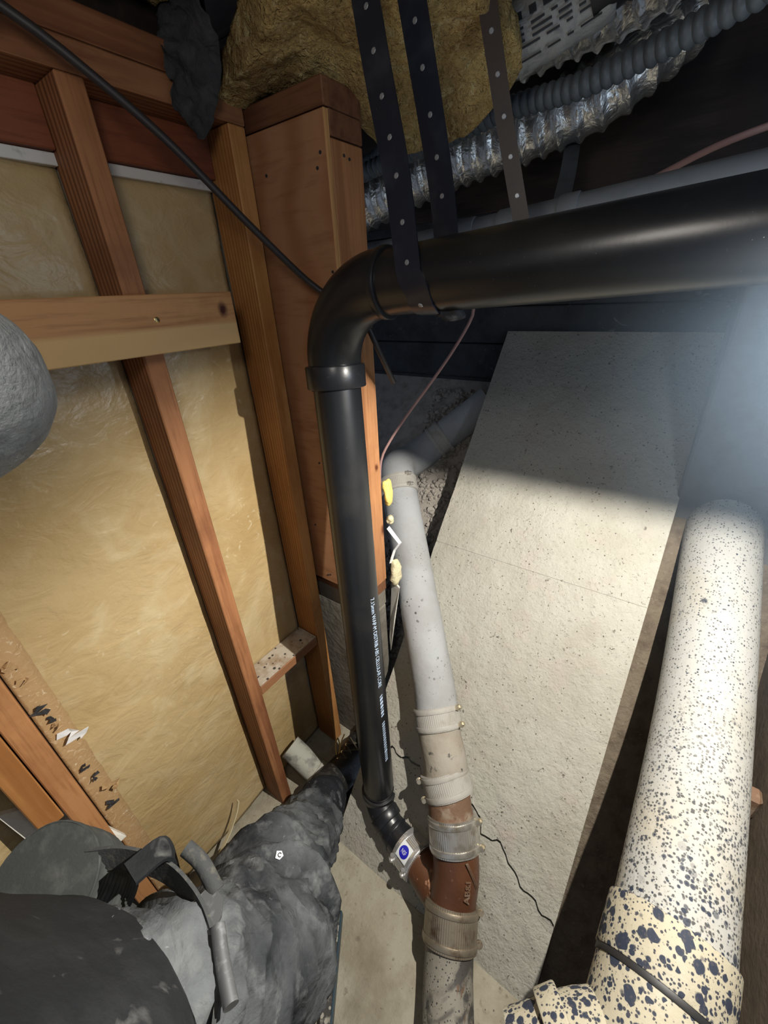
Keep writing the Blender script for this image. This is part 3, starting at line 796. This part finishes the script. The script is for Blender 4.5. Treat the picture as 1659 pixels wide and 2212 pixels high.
obj('upper_batt', drape([[(x, y, 2.02 + 0.02 * math.sin(9 * x + 5 * y)) for x in (-0.28, -0.42, -0.56, -0.71, -0.845)] for y in (0.18, 0.34, 0.50, 0.58)], 50, 30, 0.018, 9, 8, -0.05), 'insulation', ins, smooth='all')
o = obj('paper_flap', drape([
    [(-0.72, 0.56, 1.99), (-0.80, 0.56, 1.985), (-0.82, 0.575, 1.965)],
    [(-0.735, 0.600, 1.955), (-0.79, 0.57, 1.955), (-0.805, 0.545, 1.945)],
    [(-0.755, 0.622, 1.918), (-0.782, 0.575, 1.925), (-0.785, 0.535, 1.915)],
    [(-0.768, 0.612, 1.885), (-0.782, 0.570, 1.885), (-0.784, 0.54, 1.892)],
    [(-0.770, 0.598, 1.855), (-0.780, 0.570, 1.850), (-0.782, 0.535, 1.868)],
    [(-0.772, 0.578, 1.832), (-0.780, 0.566, 1.828), (-0.782, 0.556, 1.836)]], 26, 44, 0.014, 22, 12, 0.002), 'kraft', smooth='all')
tag(o, 'torn black paper facing hanging over the top plate', 'paper')
o = obj('foam_scrap', blob(-0.594, 0.812, 1.095, 0.010, 0.016, 0.040, 0.006, 50, 3, 2), 'foam', smooth='all')
tag(o, 'bright yellow foam scrap behind the plywood post edge', 'foam')
o = obj('foam_scrap', blob(-0.592, 0.815, 1.008, 0.008, 0.013, 0.012, 0.006, 60, 3, 9), 'foam_pale', smooth='all')
tag(o, 'small pale foam chip under the yellow scrap at the post', 'foam')
o = obj('foam_scrap', blob(-0.588, 0.825, 0.815, 0.013, 0.018, 0.048, 0.008, 50, 3, 4), 'foam_pale', smooth='all')
tag(o, 'lumpy pale foam at the bottom of the plywood post', 'foam')
o = obj('paper_scrap', ribbon([(-0.60, 0.812, 0.98), (-0.590, 0.822, 0.955), (-0.572, 0.83, 0.925), (-0.586, 0.82, 0.90), (-0.592, 0.815, 0.875), (-0.596, 0.812, 0.855)], (0.3, 1, 0.2), 0.012, 0.001), 'paper')
tag(o, 'folded white paper strip sticking out beside the grey pipe', 'paper')

# ================================================================== CABLES
cb = thing('black_cable', 'black cable stretched from the upper left corner to behind the pipe elbow', 'cable')
obj('cord', tube(dense([(-0.745, 0.300, 1.895), (-0.735, 0.36, 1.865), (-0.715, 0.46, 1.796), (-0.680, 0.56, 1.695), (-0.640, 0.645, 1.607), (-0.600, 0.678, 1.57), (-0.545, 0.690, 1.535), (-0.530, 0.72, 1.47), (-0.54, 0.78, 1.40)], 0.02), 0.0060, 12), 'cable', cb, smooth=True)
obj('cable_clip', blob(-0.728, 0.272, 1.900, 0.016, 0.026, 0.026, 0.002, 20, 3, 1), 'rubber', cb, smooth='all')
o = obj('pink_wire', tube(dense([(-0.50, 1.10, 1.56), (-0.50, 1.10, 1.515), (-0.54, 1.08, 1.435), (-0.60, 1.06, 1.345), (-0.665, 1.03, 1.25), (-0.715, 1.0, 1.165), (-0.742, 0.985, 1.10), (-0.75, 0.98, 1.0)], 0.02), 0.0042, 10), 'pink_wire', smooth=True)
tag(o, 'thin pink wire slanting down behind the black pipe elbow', 'wire')
o = obj('pink_cable', tube(dense([(-0.15, 1.16, 1.755), (-0.06, 1.15, 1.785), (0.02, 1.14, 1.80), (0.05, 1.13, 1.80)], 0.02), 0.006, 10), 'pink_wire', smooth=True)
tag(o, 'dull pink cable resting on the grey plastic pipe at the right', 'wire')

# ================================================================== OLD GREY DRAIN LINE
RG = 0.0635
G_ = dict(y1100=(-0.712, 1.057, 0.896), y1300=(-0.538, 0.878, 0.680), y1480=(-0.402, 0.740, 0.513), y1550=(-0.360, 0.688, 0.454),
          y1590=(-0.336, 0.660, 0.420), y1640=(-0.305, 0.627, 0.380), y1690=(-0.277, 0.595, 0.341), y1740=(-0.249, 0.563, 0.304),
          y1795=(-0.219, 0.530, 0.264), y1880=(-0.183, 0.478, 0.201), y2000=(-0.157, 0.402, 0.110), y2100=(-0.125, 0.329, 0.066), y2212=(-0.088, 0.255, 0.064))
G_ = {k: V(v) for k, v in G_.items()}
def coupling(label, c, d, r, L, band, ring, side, seg=48, cat='coupling', scr='screw', grooves=True):
    d = V(d).normalized(); c = V(c)
    s = V(side); s = (s - d * s.dot(d)).normalized()
    tn = d.cross(s)
    t = thing('shielded_coupling', label, cat, 'clamped couplings on the drain lines')
    P = [c + d * L * (i / 4 - 0.5) for i in range(5)]
    obj('steel_band', tube(P, r, 144, True, lambda i, a, p, rr: rr + (0.0006 if int(round(a / (2 * math.pi / 144))) % 2 and grooves else 0.0)), band, t, smooth=False)
    for q in (-0.36, 0.36):
        cc = c + d * L * q
        obj('clamp_ring', ring_hub(cc - d * 0.0065, cc + d * 0.0065, r + 0.003, 0.0012, seg), ring, t, smooth=True)
        h = cc + s * (r + 0.0075)
        sc = obj('clamp_screw', merge(tube([h - tn * 0.018, h - tn * 0.006], 0.0062, 10), tube([h - tn * 0.006, h - tn * 0.0045], 0.0088, 14), tube([h - tn * 0.0045, h + tn * 0.004], 0.0068, 6)), scr, t, smooth=True)
    return t
dA = (G_['y1480'] - G_['y1100']).normalized()
# upper run under the slab edge, elbow, long leg
U0, U1, U2 = V((-0.600, 1.525, 1.185)), V((-0.670, 1.478, 1.121)), V((-0.765, 1.402, 1.033))
top = V((-0.765, 1.111, 0.961))
o = obj('grey_drain_pipe', tube([U0, U1, U2], RG, 40), 'grey_pipe', smooth=True)
tag(o, 'dim grey drain pipe running up under the slab edge', 'pipe')
ep = dense([U2, V((-0.803, 1.345, 0.997)), V((-0.820, 1.27, 0.983)), V((-0.810, 1.18, 0.990)), top, top + dA * 0.03], 0.012)
o = obj('pipe_elbow', tube(ep, RG + 0.001, 40), 'grey_pipe', smooth=True)
tag(o, 'dusty grey elbow joining the dim run to the long grey pipe', 'pipe')
o = obj('grey_drain_pipe', tube([top + dA * 0.02, G_['y1100'], G_['y1300'], G_['y1480'], G_['y1550'] + dA * 0.0], RG, 48), 'grey_pipe', smooth=True)
tag(o, 'long pale grey speckled drain pipe lying down the slab', 'pipe')
du = (U2 - U1).normalized()
coupling('dim grey coupling on the run above the grey elbow', U2 - du * 0.015, du, RG + 0.003, 0.058, 'clamp_grey', 'clamp_grey', (0.6, -0.6, -0.5), scr='steel')
coupling('dusty grey coupling just below the grey elbow', top + dA * 0.012, dA, RG + 0.004, 0.058, 'clamp_grey', 'clamp_grey', (0.75, -0.4, 0.3), scr='steel')
coupling('grey-painted coupling low on the long grey pipe', G_['y1550'], dA, RG + 0.004, 0.062, 'clamp_grey', 'clamp_grey', (0.9, 0.1, 0.45))
dB = V((0.18, -0.55, -0.62)).normalized()
bendp = dense([G_['y1550'] + dA * 0.01, G_['y1590'], G_['y1640'] + V((0.004, 0, 0.004)), G_['y1690'], G_['y1740']], 0.01)
o = obj('pipe_bend', tube(bendp[:int(len(bendp) * .72)], RG - 0.001, 44), 'grey_bend', smooth=True)
tag(o, 'stained pale bend between the two grey-painted couplings', 'pipe')
dC = (G_['y1795'] - G_['y1690']).normalized()
coupling('dusty pale coupling with screws on its left side', G_['y1690'], (dC + V((0.25, 0, -0.1))).normalized(), RG + 0.004, 0.066, 'clamp_grey', 'clamp_grey', (-0.85, -0.35, 0.1))
o = obj('iron_nipple', tube([G_['y1690'], G_['y1740'], G_['y1795']], RG - 0.003, 44), 'iron_dusty', smooth=True)
tag(o, 'short rusty iron pipe between pale coupling and shiny coupling', 'pipe')
dD = (G_['y1880'] - G_['y1740']).normalized()
coupling('shiny steel coupling just above the brown iron wye', G_['y1795'], dD, RG + 0.004, 0.082, 'steel', 'steel', (0.9, 0.15, 0.25))
# iron wye with raised letters
wy = thing('iron_wye', 'brown cast-iron wye fitting taking in the black pipe', 'pipe fitting')
wyp = dense([G_['y1795'] + dD * 0.02, G_['y1880'], V((-0.171, 0.438, 0.146)), G_['y2000']], 0.012)
obj('barrel', tube(wyp, RG - 0.002, 44), 'iron', wy, smooth=True)
JN = V((-0.176, 0.428, 0.118))
cpl = V((-0.313, 0.474, 0.106)); dE = (JN - V((-0.335, 0.478, 0.104))).normalized()
obj('branch', tube([cpl, cpl + (JN - cpl) * 0.4, JN], [0.050, 0.052, 0.056], 40), 'iron', wy, smooth=True)
for k in range(16):
    t = random.uniform(0.30, 0.80)
    p = cpl + (JN - cpl) * t
    a = random.uniform(-1.3, 0.6)
    vv = (V((0, 0, CAM_H)) - p).normalized(); ss = dE.cross(vv).normalized()
    q = p + (vv * math.cos(a) + ss * math.sin(a)) * 0.052
    s = random.uniform(0.003, 0.008)
    obj('rust_lump', blob(q.x, q.y, q.z, s, s * 1.2, s, s * 0.6, 80, 2, k), 'iron_scale', wy, smooth='all')
# letters AB&I cast along the barrel, reading upwards
wa, wb_ = G_['y1880'], G_['y2000']
wdn = (wb_ - wa).normalized()
wmid = (wa + wb_) / 2 + V((0.004, 0, 0))
wf = (V((0, 0, CAM_H)) - wmid); wf = (wf - wdn * wf.dot(wdn)).normalized()
ws = wf.cross(wdn).normalized()
if ws.x < 0: ws = -ws
me = text_mesh('AB&I', 0.022)
for v in me.vertices:
    a = 0.62 - v.co.y / RG
    d = wf * math.cos(a) + ws * math.sin(a)
    v.co = wmid + wdn * (-0.024 - v.co.x * 1.1) + d * (RG - 0.0005)
lt = obj('raised_letters', me, 'iron_dusty', wy)
sm = lt.modifiers.new('depth', 'SOLIDIFY'); sm.thickness = 0.003
obj('rust_streak', ribbon([wmid + wdn * (-0.115 + 0.012 * k) + (wf * math.cos(0.35 + .13 * k) + ws * math.sin(0.35 + .13 * k)) * (RG - 0.001) for k in range(6)], ws, 0.006, 0.002), 'iron_dusty', wy)
dF = (G_['y2100'] - V((-0.171, 0.438, 0.146))).normalized()
coupling('tarnished steel coupling below the brown iron wye', G_['y2000'] + V((0, 0, 0.002)), dF, RG + 0.005, 0.088, 'steel_dirty', 'steel_dirty', (0.9, 0.2, -0.2), scr='steel_dirty')
o = obj('old_drain_pipe', tube(dense([G_['y2000'] + dF * 0.01, G_['y2100'], G_['y2212'], V((-0.045, 0.165, 0.064)), V((0.0, 0.06, 0.064))], 0.03), RG - 0.002, 44), 'old_pipe', smooth=True)
tag(o, 'streaked grey-black cast-iron pipe on the floor at the bottom', 'pipe')
# new coupling with NSF label on the branch
ncp = V((-0.318, 0.4735, 0.1065)); dN = (V((-0.25, 0.453, 0.113)) - V((-0.385, 0.492, 0.101))).normalized()
nc = coupling('new bright steel coupling with blue label on the black pipe end', ncp, dN, 0.0575, 0.066, 'steel_new', 'steel_new', (-0.1, -0.92, 0.30), scr='steel_new')
vv = (V((0, 0, CAM_H)) - ncp); vv = (vv - dN * vv.dot(dN)).normalized(); ss = dN.cross(vv).normalized()
def lab_pt(u, v_, r):      # u along coupling, v around it, in metres
    a = v_ / 0.0575 + LAB0
    return ncp + dN * u + (vv * math.cos(a) + ss * math.sin(a)) * r
LAB0 = 0.28
def lab_grid(shape, r, mat, name, par):
    n = 14; vs, fs = [], []
    for j in range(n + 1):
        for i in range(n + 1):
            a = -1 + 2 * i / n; b = -1 + 2 * j / n
            u, v_ = shape(a, b)
            vs.append(lab_pt(u, v_, r))
    for j in range(n):
        for i in range(n):
            q = j * (n + 1) + i
            fs.append((q, q + 1, q + n + 2, q + n + 1))
    return obj(name, (vs, fs), mat, par)
lab = lab_grid(lambda a, b: (a * 0.020, b * 0.021), 0.0617, 'label_white', 'label', nc)
def disc(a, b):
    k = 0.0155
    return (a * k * math.sqrt(1 - b * b / 2), b * k * math.sqrt(1 - a * a / 2))
lab_grid(disc, 0.0620, 'label_blue', 'blue_disc', lab)
me = text_mesh('NSF', 0.013)
xsn = [v.co.x for v in me.vertices]; wx = (min(xsn) + max(xsn)) / 2
for v in me.vertices:
    # reads downhill along the coupling axis
    tx, ty = v.co.x - wx, v.co.y - 0.0045
    v.co = lab_pt(tx * 0.8, -ty * 1.15, 0.0623)
obj('lettering', me, 'label_white', lab)

# ================================================================== BIG SPECKLED PIPE
RB = 0.083
sp = thing('speckled_drain_pipe', 'thick white pipe spattered with black specks at the right', 'pipe')
k0, k1, k2, k3 = V((0.176, 1.301, 0.995)), V((0.201, 0.839, 0.769)), V((0.196, 0.451, 0.657)), V((0.186, 0.30, 0.615))
obj('barrel', tube(dense([k0, k1, k2, V((0.192, 0.36, 0.632))], 0.03), RB, 56), 'speckled', sp, smooth=True)
hd = (k3 - k2).normalized()
obj('hub', ring_hub(k2 + hd * 0.005, k2 + hd * 0.085, RB + 0.006, 0.003, 56), 'speckled_low', sp, smooth=True)
obj('black_gap', ring_hub(k2 + hd * 0.082, k2 + hd * 0.094, RB + 0.004, 0.002, 56), 'rubber', sp, smooth=True)
fit = obj('wye_fitting', tube(dense([k2 + hd * 0.09, k2 + hd * 0.16, k2 + hd * 0.28], 0.03), RB + 0.002, 48), 'speckled_low', sp, smooth=True)
obj('branch', tube(dense([k2 + hd * 0.16, k2 + hd * 0.18 + V((-0.06, -0.02, 0.0)), k2 + hd * 0.21 + V((-0.13, -0.06, -0.02))], 0.02), 0.064, 40), 'speckled_low', fit, smooth=True)
obj('branch_hub', ring_hub(k2 + hd * 0.182 + V((-0.072, -0.026, 0)), k2 + hd * 0.194 + V((-0.095, -0.040, -0.006)), 0.072, 0.004), 'speckled_low', fit, smooth=True)
o = obj('rusty_bracket', box(0.27, 0.334, 0.765, 0.80, 0.58, 0.645, 0.006), 'iron_dusty')
tag(o, 'small rusty bracket between the speckled pipe and the curb', 'bracket')

# ================================================================== SMALL THINGS ON THE FLOOR
sb = thing('pipe_offcut', 'short dusty grey pipe offcut lying by the boot', 'pipe')
s0, s1 = V((-0.845, 0.478, 0.150)), V((-0.735, 0.490, 0.085)); sd = (s1 - s0).normalized()
obj('barrel', tube([s0, s1], 0.041, 32), 'stub', sb, smooth=True)
obj('collar', ring_hub(s1 - sd * 0.008, s1 + sd * 0.045, 0.045, 0.004, 32), 'stub', sb, smooth=True)
o = obj('plastic_sliver', ribbon(dense([(-0.845, 0.256, 0.165), (-0.838, 0.235, 0.135), (-0.832, 0.195, 0.095), (-0.826, 0.145, 0.062), (-0.81, 0.08, 0.04), (-0.79, 0.0, 0.03)], 0.01), (1, 0, 0.5), 0.013, 0.003), 'pale_plastic')
tag(o, 'pale curved plastic sliver leaning on the sheeting beside the trousers', 'offcut')
tl = thing('spattered_level', 'mud-spattered bar with dark blue edge on the floor beside the leg', 'tool')
obj('bar', plate([(-0.462, 0.262, 0.03), (-0.436, 0.268, 0.03), (-0.27, 0.02, 0.03), (-0.296, 0.012, 0.03)], (0, 0, 1), 0.029), 'tool_mud', tl)
obj('blue_edge', plate([(-0.4355, 0.268, 0.033), (-0.431, 0.269, 0.033), (-0.265, 0.021, 0.033), (-0.2695, 0.020, 0.033)], (0, 0, 1), 0.032), 'tool_blue', tl)

# ================================================================== THE PERSON
pe = thing('person', 'person in dusty black work clothes, one leg stretched toward the wall', 'person')
HIP, KNEE, ANK = V((-0.375, -0.02, 0.660)), V((-0.515, 0.235, 0.325)), V((-0.614, 0.450, 0.145))
# continuous body underneath the clothes
bmv = [(-0.43, -0.17, 0.82), (-0.45, -0.30, 1.10), (-0.45, -0.42, 1.34), (-0.45, -0.46, 1.46), (-0.44, -0.47, 1.58),
       HIP, KNEE, ANK, (-0.665, 0.625, 0.045), (-0.60, -0.33, 1.36), (-0.555, 0.02, 1.49), (-0.42, -0.12, 1.60),
       (-0.53, -0.19, 0.76), (-0.62, -0.14, 0.42), (-0.62, -0.27, 0.06), (-0.30, -0.46, 1.36), (-0.12, -0.42, 1.25), (-0.04, -0.24, 1.42)]
bme = [(0, 1), (1, 2), (2, 3), (3, 4), (0, 5), (5, 6), (6, 7), (7, 8), (2, 9), (9, 10), (10, 11), (0, 12), (12, 13), (13, 14), (2, 15), (15, 16), (16, 17)]
rad = [0.085, 0.12, 0.10, 0.05, 0.085, 0.06, 0.050, 0.028, 0.026, 0.05, 0.045, 0.030, 0.07, 0.05, 0.04, 0.05, 0.042, 0.03]
me = bpy.data.meshes.new('body'); me.from_pydata([tuple(v) for v in bmv], bme, []); me.update()
me.materials.append(MATS['skin'])
body = bpy.data.objects.new('body', me); COL.objects.link(body); body.parent = pe
sk = body.modifiers.new('skin', 'SKIN')
for i, s in enumerate(me.skin_vertices[0].data):
    s.radius = (rad[i], rad[i]); s.use_root = (i == 0)
body.modifiers.new('smooth', 'SUBSURF').levels = 1

def cloth(path, rads, seg=64, step=0.008, amp=0.010, freq=9, seed=0, folds=(), flat=None, wrinkle=0.0):
    P = dense(path, step); n = len(P)
    Rr = []
    for i in range(n):
        u = i / (n - 1) * (len(rads) - 1); k = min(int(u), len(rads) - 2); t = u - k
        t = t * t * (3 - 2 * t)
        Rr.append(rads[k] * (1 - t) + rads[k + 1] * t)
    def fn(i, a, p, r):
        u = i / (n - 1)
        d = amp * noise.fractal(p * freq + V((seed, 0, 0)), 1.0, 2.0, 3)
        for (pos, wdt, h, skew) in folds:
            x = (u - pos + skew * math.sin(a + seed) + 0.35 * wdt * noise.noise(V((a * 1.3, pos * 40, seed)))) / wdt
            env = 0.55 + 0.45 * math.sin(a * 2 + pos * 17)
            d += h * env * math.exp(-x * x)
        if wrinkle:
            q = noise.noise(V((u * 15 + 0.9 * math.sin(a + 0.6), a * 0.75, seed))); q2 = noise.noise(V((u * 27 - 0.8 * math.sin(a), a * 1.1, seed + 7)))
            d += wrinkle * (max(0, 1 - abs(q) * 5) + 0.6 * max(0, 1 - abs(q2) * 5))
        return r + d
    return tube(P, Rr, seg, True, fn, flat)
LEG = [(-0.415, -0.145, 0.80), (-0.375, -0.07, 0.725), (-0.378, 0.028, 0.575), (-0.458, 0.124, 0.440), (-0.525, 0.235, 0.318), (-0.578, 0.330, 0.225), (-0.603, 0.398, 0.190)]
trs = obj('trousers', cloth(LEG, [0.108, 0.112, 0.124, 0.120, 0.100, 0.084, 0.066], amp=0.022, freq=6.5, seed=4,
    folds=[(0.34, 0.014, 0.020, 0.05), (0.375, 0.010, -0.024, 0.05), (0.42, 0.016, 0.030, 0.06), (0.465, 0.010, -0.030, 0.06), (0.52, 0.018, 0.028, 0.05), (0.565, 0.010, -0.024, 0.05),
           (0.62, 0.016, 0.016, -0.04), (0.67, 0.010, -0.018, 0.05), (0.73, 0.016, 0.014, 0.05), (0.79, 0.010, -0.014, -0.04), (0.85, 0.016, 0.012, 0.04)], wrinkle=0.013), 'trousers', pe, smooth='all')
obj('cuff', cloth([(-0.585, 0.345, 0.212), (-0.608, 0.412, 0.178), (-0.616, 0.436, 0.158)], [0.080, 0.072, 0.064], amp=0.006, seed=11, folds=[(0.5, 0.1, 0.006, 0.1)]), 'trousers_dark', pe, smooth='all')
obj('second_leg', cloth([(-0.53, -0.20, 0.78), (-0.60, -0.16, 0.60), (-0.62, -0.14, 0.42), (-0.62, -0.22, 0.2), (-0.62, -0.27, 0.06)], [0.105, 0.10, 0.095, 0.085, 0.08], amp=0.010, seed=15), 'trousers', pe, smooth='all')
# boot
bt = obj('boot', cloth([(-0.610, 0.415, 0.170), (-0.618, 0.455, 0.145), (-0.628, 0.520, 0.105), (-0.652, 0.600, 0.070), (-0.678, 0.665, 0.052), (-0.690, 0.700, 0.045)],
         [0.055, 0.056, 0.055, 0.050, 0.044, 0.022], amp=0.002, seed=2, step=0.008), 'leather', pe, smooth='all')
bt.location = (-0.022, 0.016, 0)
obj('sole', plate([(-0.665, 0.475, 0.026), (-0.57, 0.485, 0.026), (-0.578, 0.57, 0.026), (-0.625, 0.69, 0.026), (-0.675, 0.728, 0.026), (-0.725, 0.70, 0.026), (-0.722, 0.64, 0.026), (-0.69, 0.56, 0.026)], (0, 0, 1), 0.025), 'rubber', bt)
bdir = V((-0.048, 0.16, -0.02)).normalized(); bup = V((0.30, -0.25, 0.9)).normalized(); bsd = bdir.cross(bup).normalized()
for k in range(4):
    c = V((-0.612, 0.490, 0.172)) + V((-0.012, 0.036, -0.017)) * k
    for s in (-1, 1):
        p = c + bsd * 0.022 * s - bup * 0.004
        obj('eyelet', tube([p, p + bup * 0.004], [0.0055, 0.004], 12), 'brass', bt)
    c2 = c + V((-0.012, 0.036, -0.017))
    obj('lace', tube([c + bsd * 0.022 + bup * 0.004, (c + c2) / 2 + bup * 0.010, c2 - bsd * 0.022 + bup * 0.004], 0.0022, 6), 'lace_dark', bt)
    obj('lace', tube([c - bsd * 0.022 + bup * 0.004, (c + c2) / 2 + bup * 0.010, c2 + bsd * 0.022 + bup * 0.004], 0.0022, 6), 'lace_dark', bt)
obj('lace_loop', tube(dense([(-0.668, 0.540, 0.135), (-0.682, 0.555, 0.165), (-0.690, 0.575, 0.170), (-0.684, 0.575, 0.13), (-0.672, 0.56, 0.115)], 0.008), 0.0024, 8), 'lace', bt)
obj('lace_loop', tube(dense([(-0.662, 0.545, 0.14), (-0.672, 0.575, 0.165), (-0.676, 0.598, 0.175)], 0.008), 0.0024, 8), 'lace', bt)
obj('lace_loop', tube(dense([(-0.575, 0.520, 0.10), (-0.555, 0.535, 0.085), (-0.545, 0.525, 0.05), (-0.560, 0.505, 0.045), (-0.548, 0.49, 0.03), (-0.56, 0.47, 0.025)], 0.008), 0.0026, 8), 'lace', bt)
obj('lace_loop', tube(dense([(-0.575, 0.515, 0.085), (-0.545, 0.545, 0.07), (-0.542, 0.51, 0.06), (-0.565, 0.50, 0.06)], 0.008), 0.0026, 8), 'lace', bt)
# jacket
jk = obj('jacket', cloth([(-0.362, -0.175, 0.822), (-0.364, -0.184, 0.855), (-0.39, -0.250, 0.98), (-0.45, -0.33, 1.2), (-0.45, -0.42, 1.38), (-0.45, -0.46, 1.46)],
     [0.158, 0.166, 0.170, 0.165, 0.14, 0.07], amp=0.012, freq=6, seed=31, flat=(0.88, 1.55)), 'jacket', pe, smooth='all')
obj('ribbed_hem', tube(dense([(-0.615, -0.085, 0.685), (-0.610, -0.085, 0.745), (-0.600, -0.095, 0.815), (-0.595, -0.10, 0.835)], 0.0025), [0.074] * 40 + [0.074] * 40, 48, True, lambda i, a, p, r: r + 0.0014 * math.sin(i * 1.5) + 0.005 * noise.noise(p * 14)), 'rib_knit', pe, smooth=True)
# raised arm in a dusty sleeve at the left edge
obj('sleeve', cloth([(-0.60, -0.29, 1.36), (-0.60, -0.12, 1.44), (-0.565, 0.03, 1.50), (-0.522, 0.072, 1.532), (-0.47, 0.0, 1.57), (-0.42, -0.10, 1.60)],
     [0.075, 0.075, 0.080, 0.080, 0.068, 0.055], amp=0.006, seed=40, step=0.008), 'sleeve_cloth', pe, smooth='all')
# belt with tools
belt = obj('belt', ribbon(dense([(-0.575, -0.05, 0.825), (-0.535, -0.018, 0.825), (-0.48, 0.008, 0.82), (-0.43, 0.018, 0.81), (-0.37, 0.014, 0.80), (-0.31, -0.012, 0.79), (-0.25, -0.07, 0.78)], 0.01), (0.0, 0.35, 0.95), 0.042, 0.005), 'webbing', pe)
obj('belt_keeper', ribbon(dense([(-0.478, -0.02, 0.862), (-0.477, 0.024, 0.850), (-0.474, 0.030, 0.815), (-0.470, 0.022, 0.78)], 0.008), (1, -0.3, 0), 0.036, 0.007), 'jacket', belt, smooth=True)
obj('tool_tube', tube(dense([(-0.455, 0.046, 0.838), (-0.425, 0.050, 0.825), (-0.385, 0.044, 0.806)], 0.01), 0.0115, 20), 'webbing', belt, smooth=True)
clip = obj('metal_clip', plate([(-0.395, 0.046, 0.815), (-0.365, 0.044, 0.815), (-0.352, 0.032, 0.815), (-0.345, 0.012, 0.815), (-0.356, 0.004, 0.815), (-0.366, 0.018, 0.815), (-0.378, 0.012, 0.815), (-0.390, -0.006, 0.815), (-0.402, 0.002, 0.815), (-0.398, 0.024, 0.815)], (0.1, 0.15, 1), 0.007), 'gunmetal', belt)
obj('clip_ring', tube(dense([(-0.392, 0.002, 0.818), (-0.386, -0.012, 0.818), (-0.396, -0.020, 0.818), (-0.405, -0.008, 0.818), (-0.396, 0.002, 0.818)], 0.004), 0.0028, 8), 'gunmetal', clip)
obj('knurled_handle', tube(dense([(-0.345, 0.022, 0.818), (-0.312, 0.006, 0.818), (-0.268, -0.012, 0.818)], 0.003), 0.0095, 18, True, lambda i, a, p, r: r + 0.0014 * math.sin(i * 2.2) * math.sin(a * 9)), 'gunmetal', belt, smooth=True)
# small white tag with a curved mark, sewn on the trouser leg
from mathutils.bvhtree import BVHTree
me = trs.data
bvh = BVHTree.FromPolygons([v.co for v in me.vertices], [tuple(p.vertices) for p in me.polygons])
loc, nr, _, _ = bvh.find_nearest(V((-0.43, 0.16, 0.60)))
if nr.dot(V((0, 0, CAM_H)) - loc) < 0: nr = -nr
tu = V((0.75, 0.5, -0.4)); tu = (tu - nr * tu.dot(nr)).normalized(); tv = nr.cross(tu)
tg = obj('white_tag', plate([loc + nr * 0.004 + tu * a * 0.0075 + tv * b * 0.0075 for a, b in ((-1, -.8), (0.2, -1), (1, 0), (0.3, 1), (-1, .8))], nr, 0.002), 'label_white', trs)
obj('curved_mark', tube([loc + nr * 0.0045 + tu * 0.0034 * math.cos(t) + tv * 0.0034 * math.sin(t) for t in [0.7 + k * 0.49 for k in range(11)]], 0.0009, 6), 'ink', tg)

# added bluish haze imitating veiling glare, thinning out with distance
hm = bpy.data.materials.new('glare_haze'); hm.use_nodes = True
nt = hm.node_tree; nt.nodes.clear()
out = nt.nodes.new('ShaderNodeOutputMaterial'); vs_ = nt.nodes.new('ShaderNodeVolumeScatter')
vs_.inputs['Color'].default_value = (0.55, 0.75, 1.0, 1); vs_.inputs['Anisotropy'].default_value = 0.2
tcn = nt.nodes.new('ShaderNodeTexCoord')
sub = nt.nodes.new('ShaderNodeVectorMath'); sub.operation = 'LENGTH'; nt.links.new(tcn.outputs['Object'], sub.inputs[0])
mr = nt.nodes.new('ShaderNodeMapRange'); mr.interpolation_type = 'SMOOTHSTEP'
mr.inputs[1].default_value = 1.0; mr.inputs[2].default_value = 0.15; mr.inputs[3].default_value = 0.0; mr.inputs[4].default_value = 0.20
nt.links.new(sub.outputs['Value'], mr.inputs[0]); nt.links.new(mr.outputs[0], vs_.inputs['Density'])
nt.links.new(vs_.outputs[0], out.inputs['Volume'])
bm = bmesh.new(); bmesh.ops.create_icosphere(bm, subdivisions=3, radius=1.02)
me = bpy.data.meshes.new('glare_haze'); bm.to_mesh(me); bm.free(); me.materials.append(hm)
o = bpy.data.objects.new('glare_haze', me); COL.objects.link(o)
o.location = (0.26, 0.58, 1.60); o.scale = (0.42, 0.60, 0.48)
tag(o, 'bluish haze added to imitate glare from the work light at the right edge', 'haze', kind='stuff')
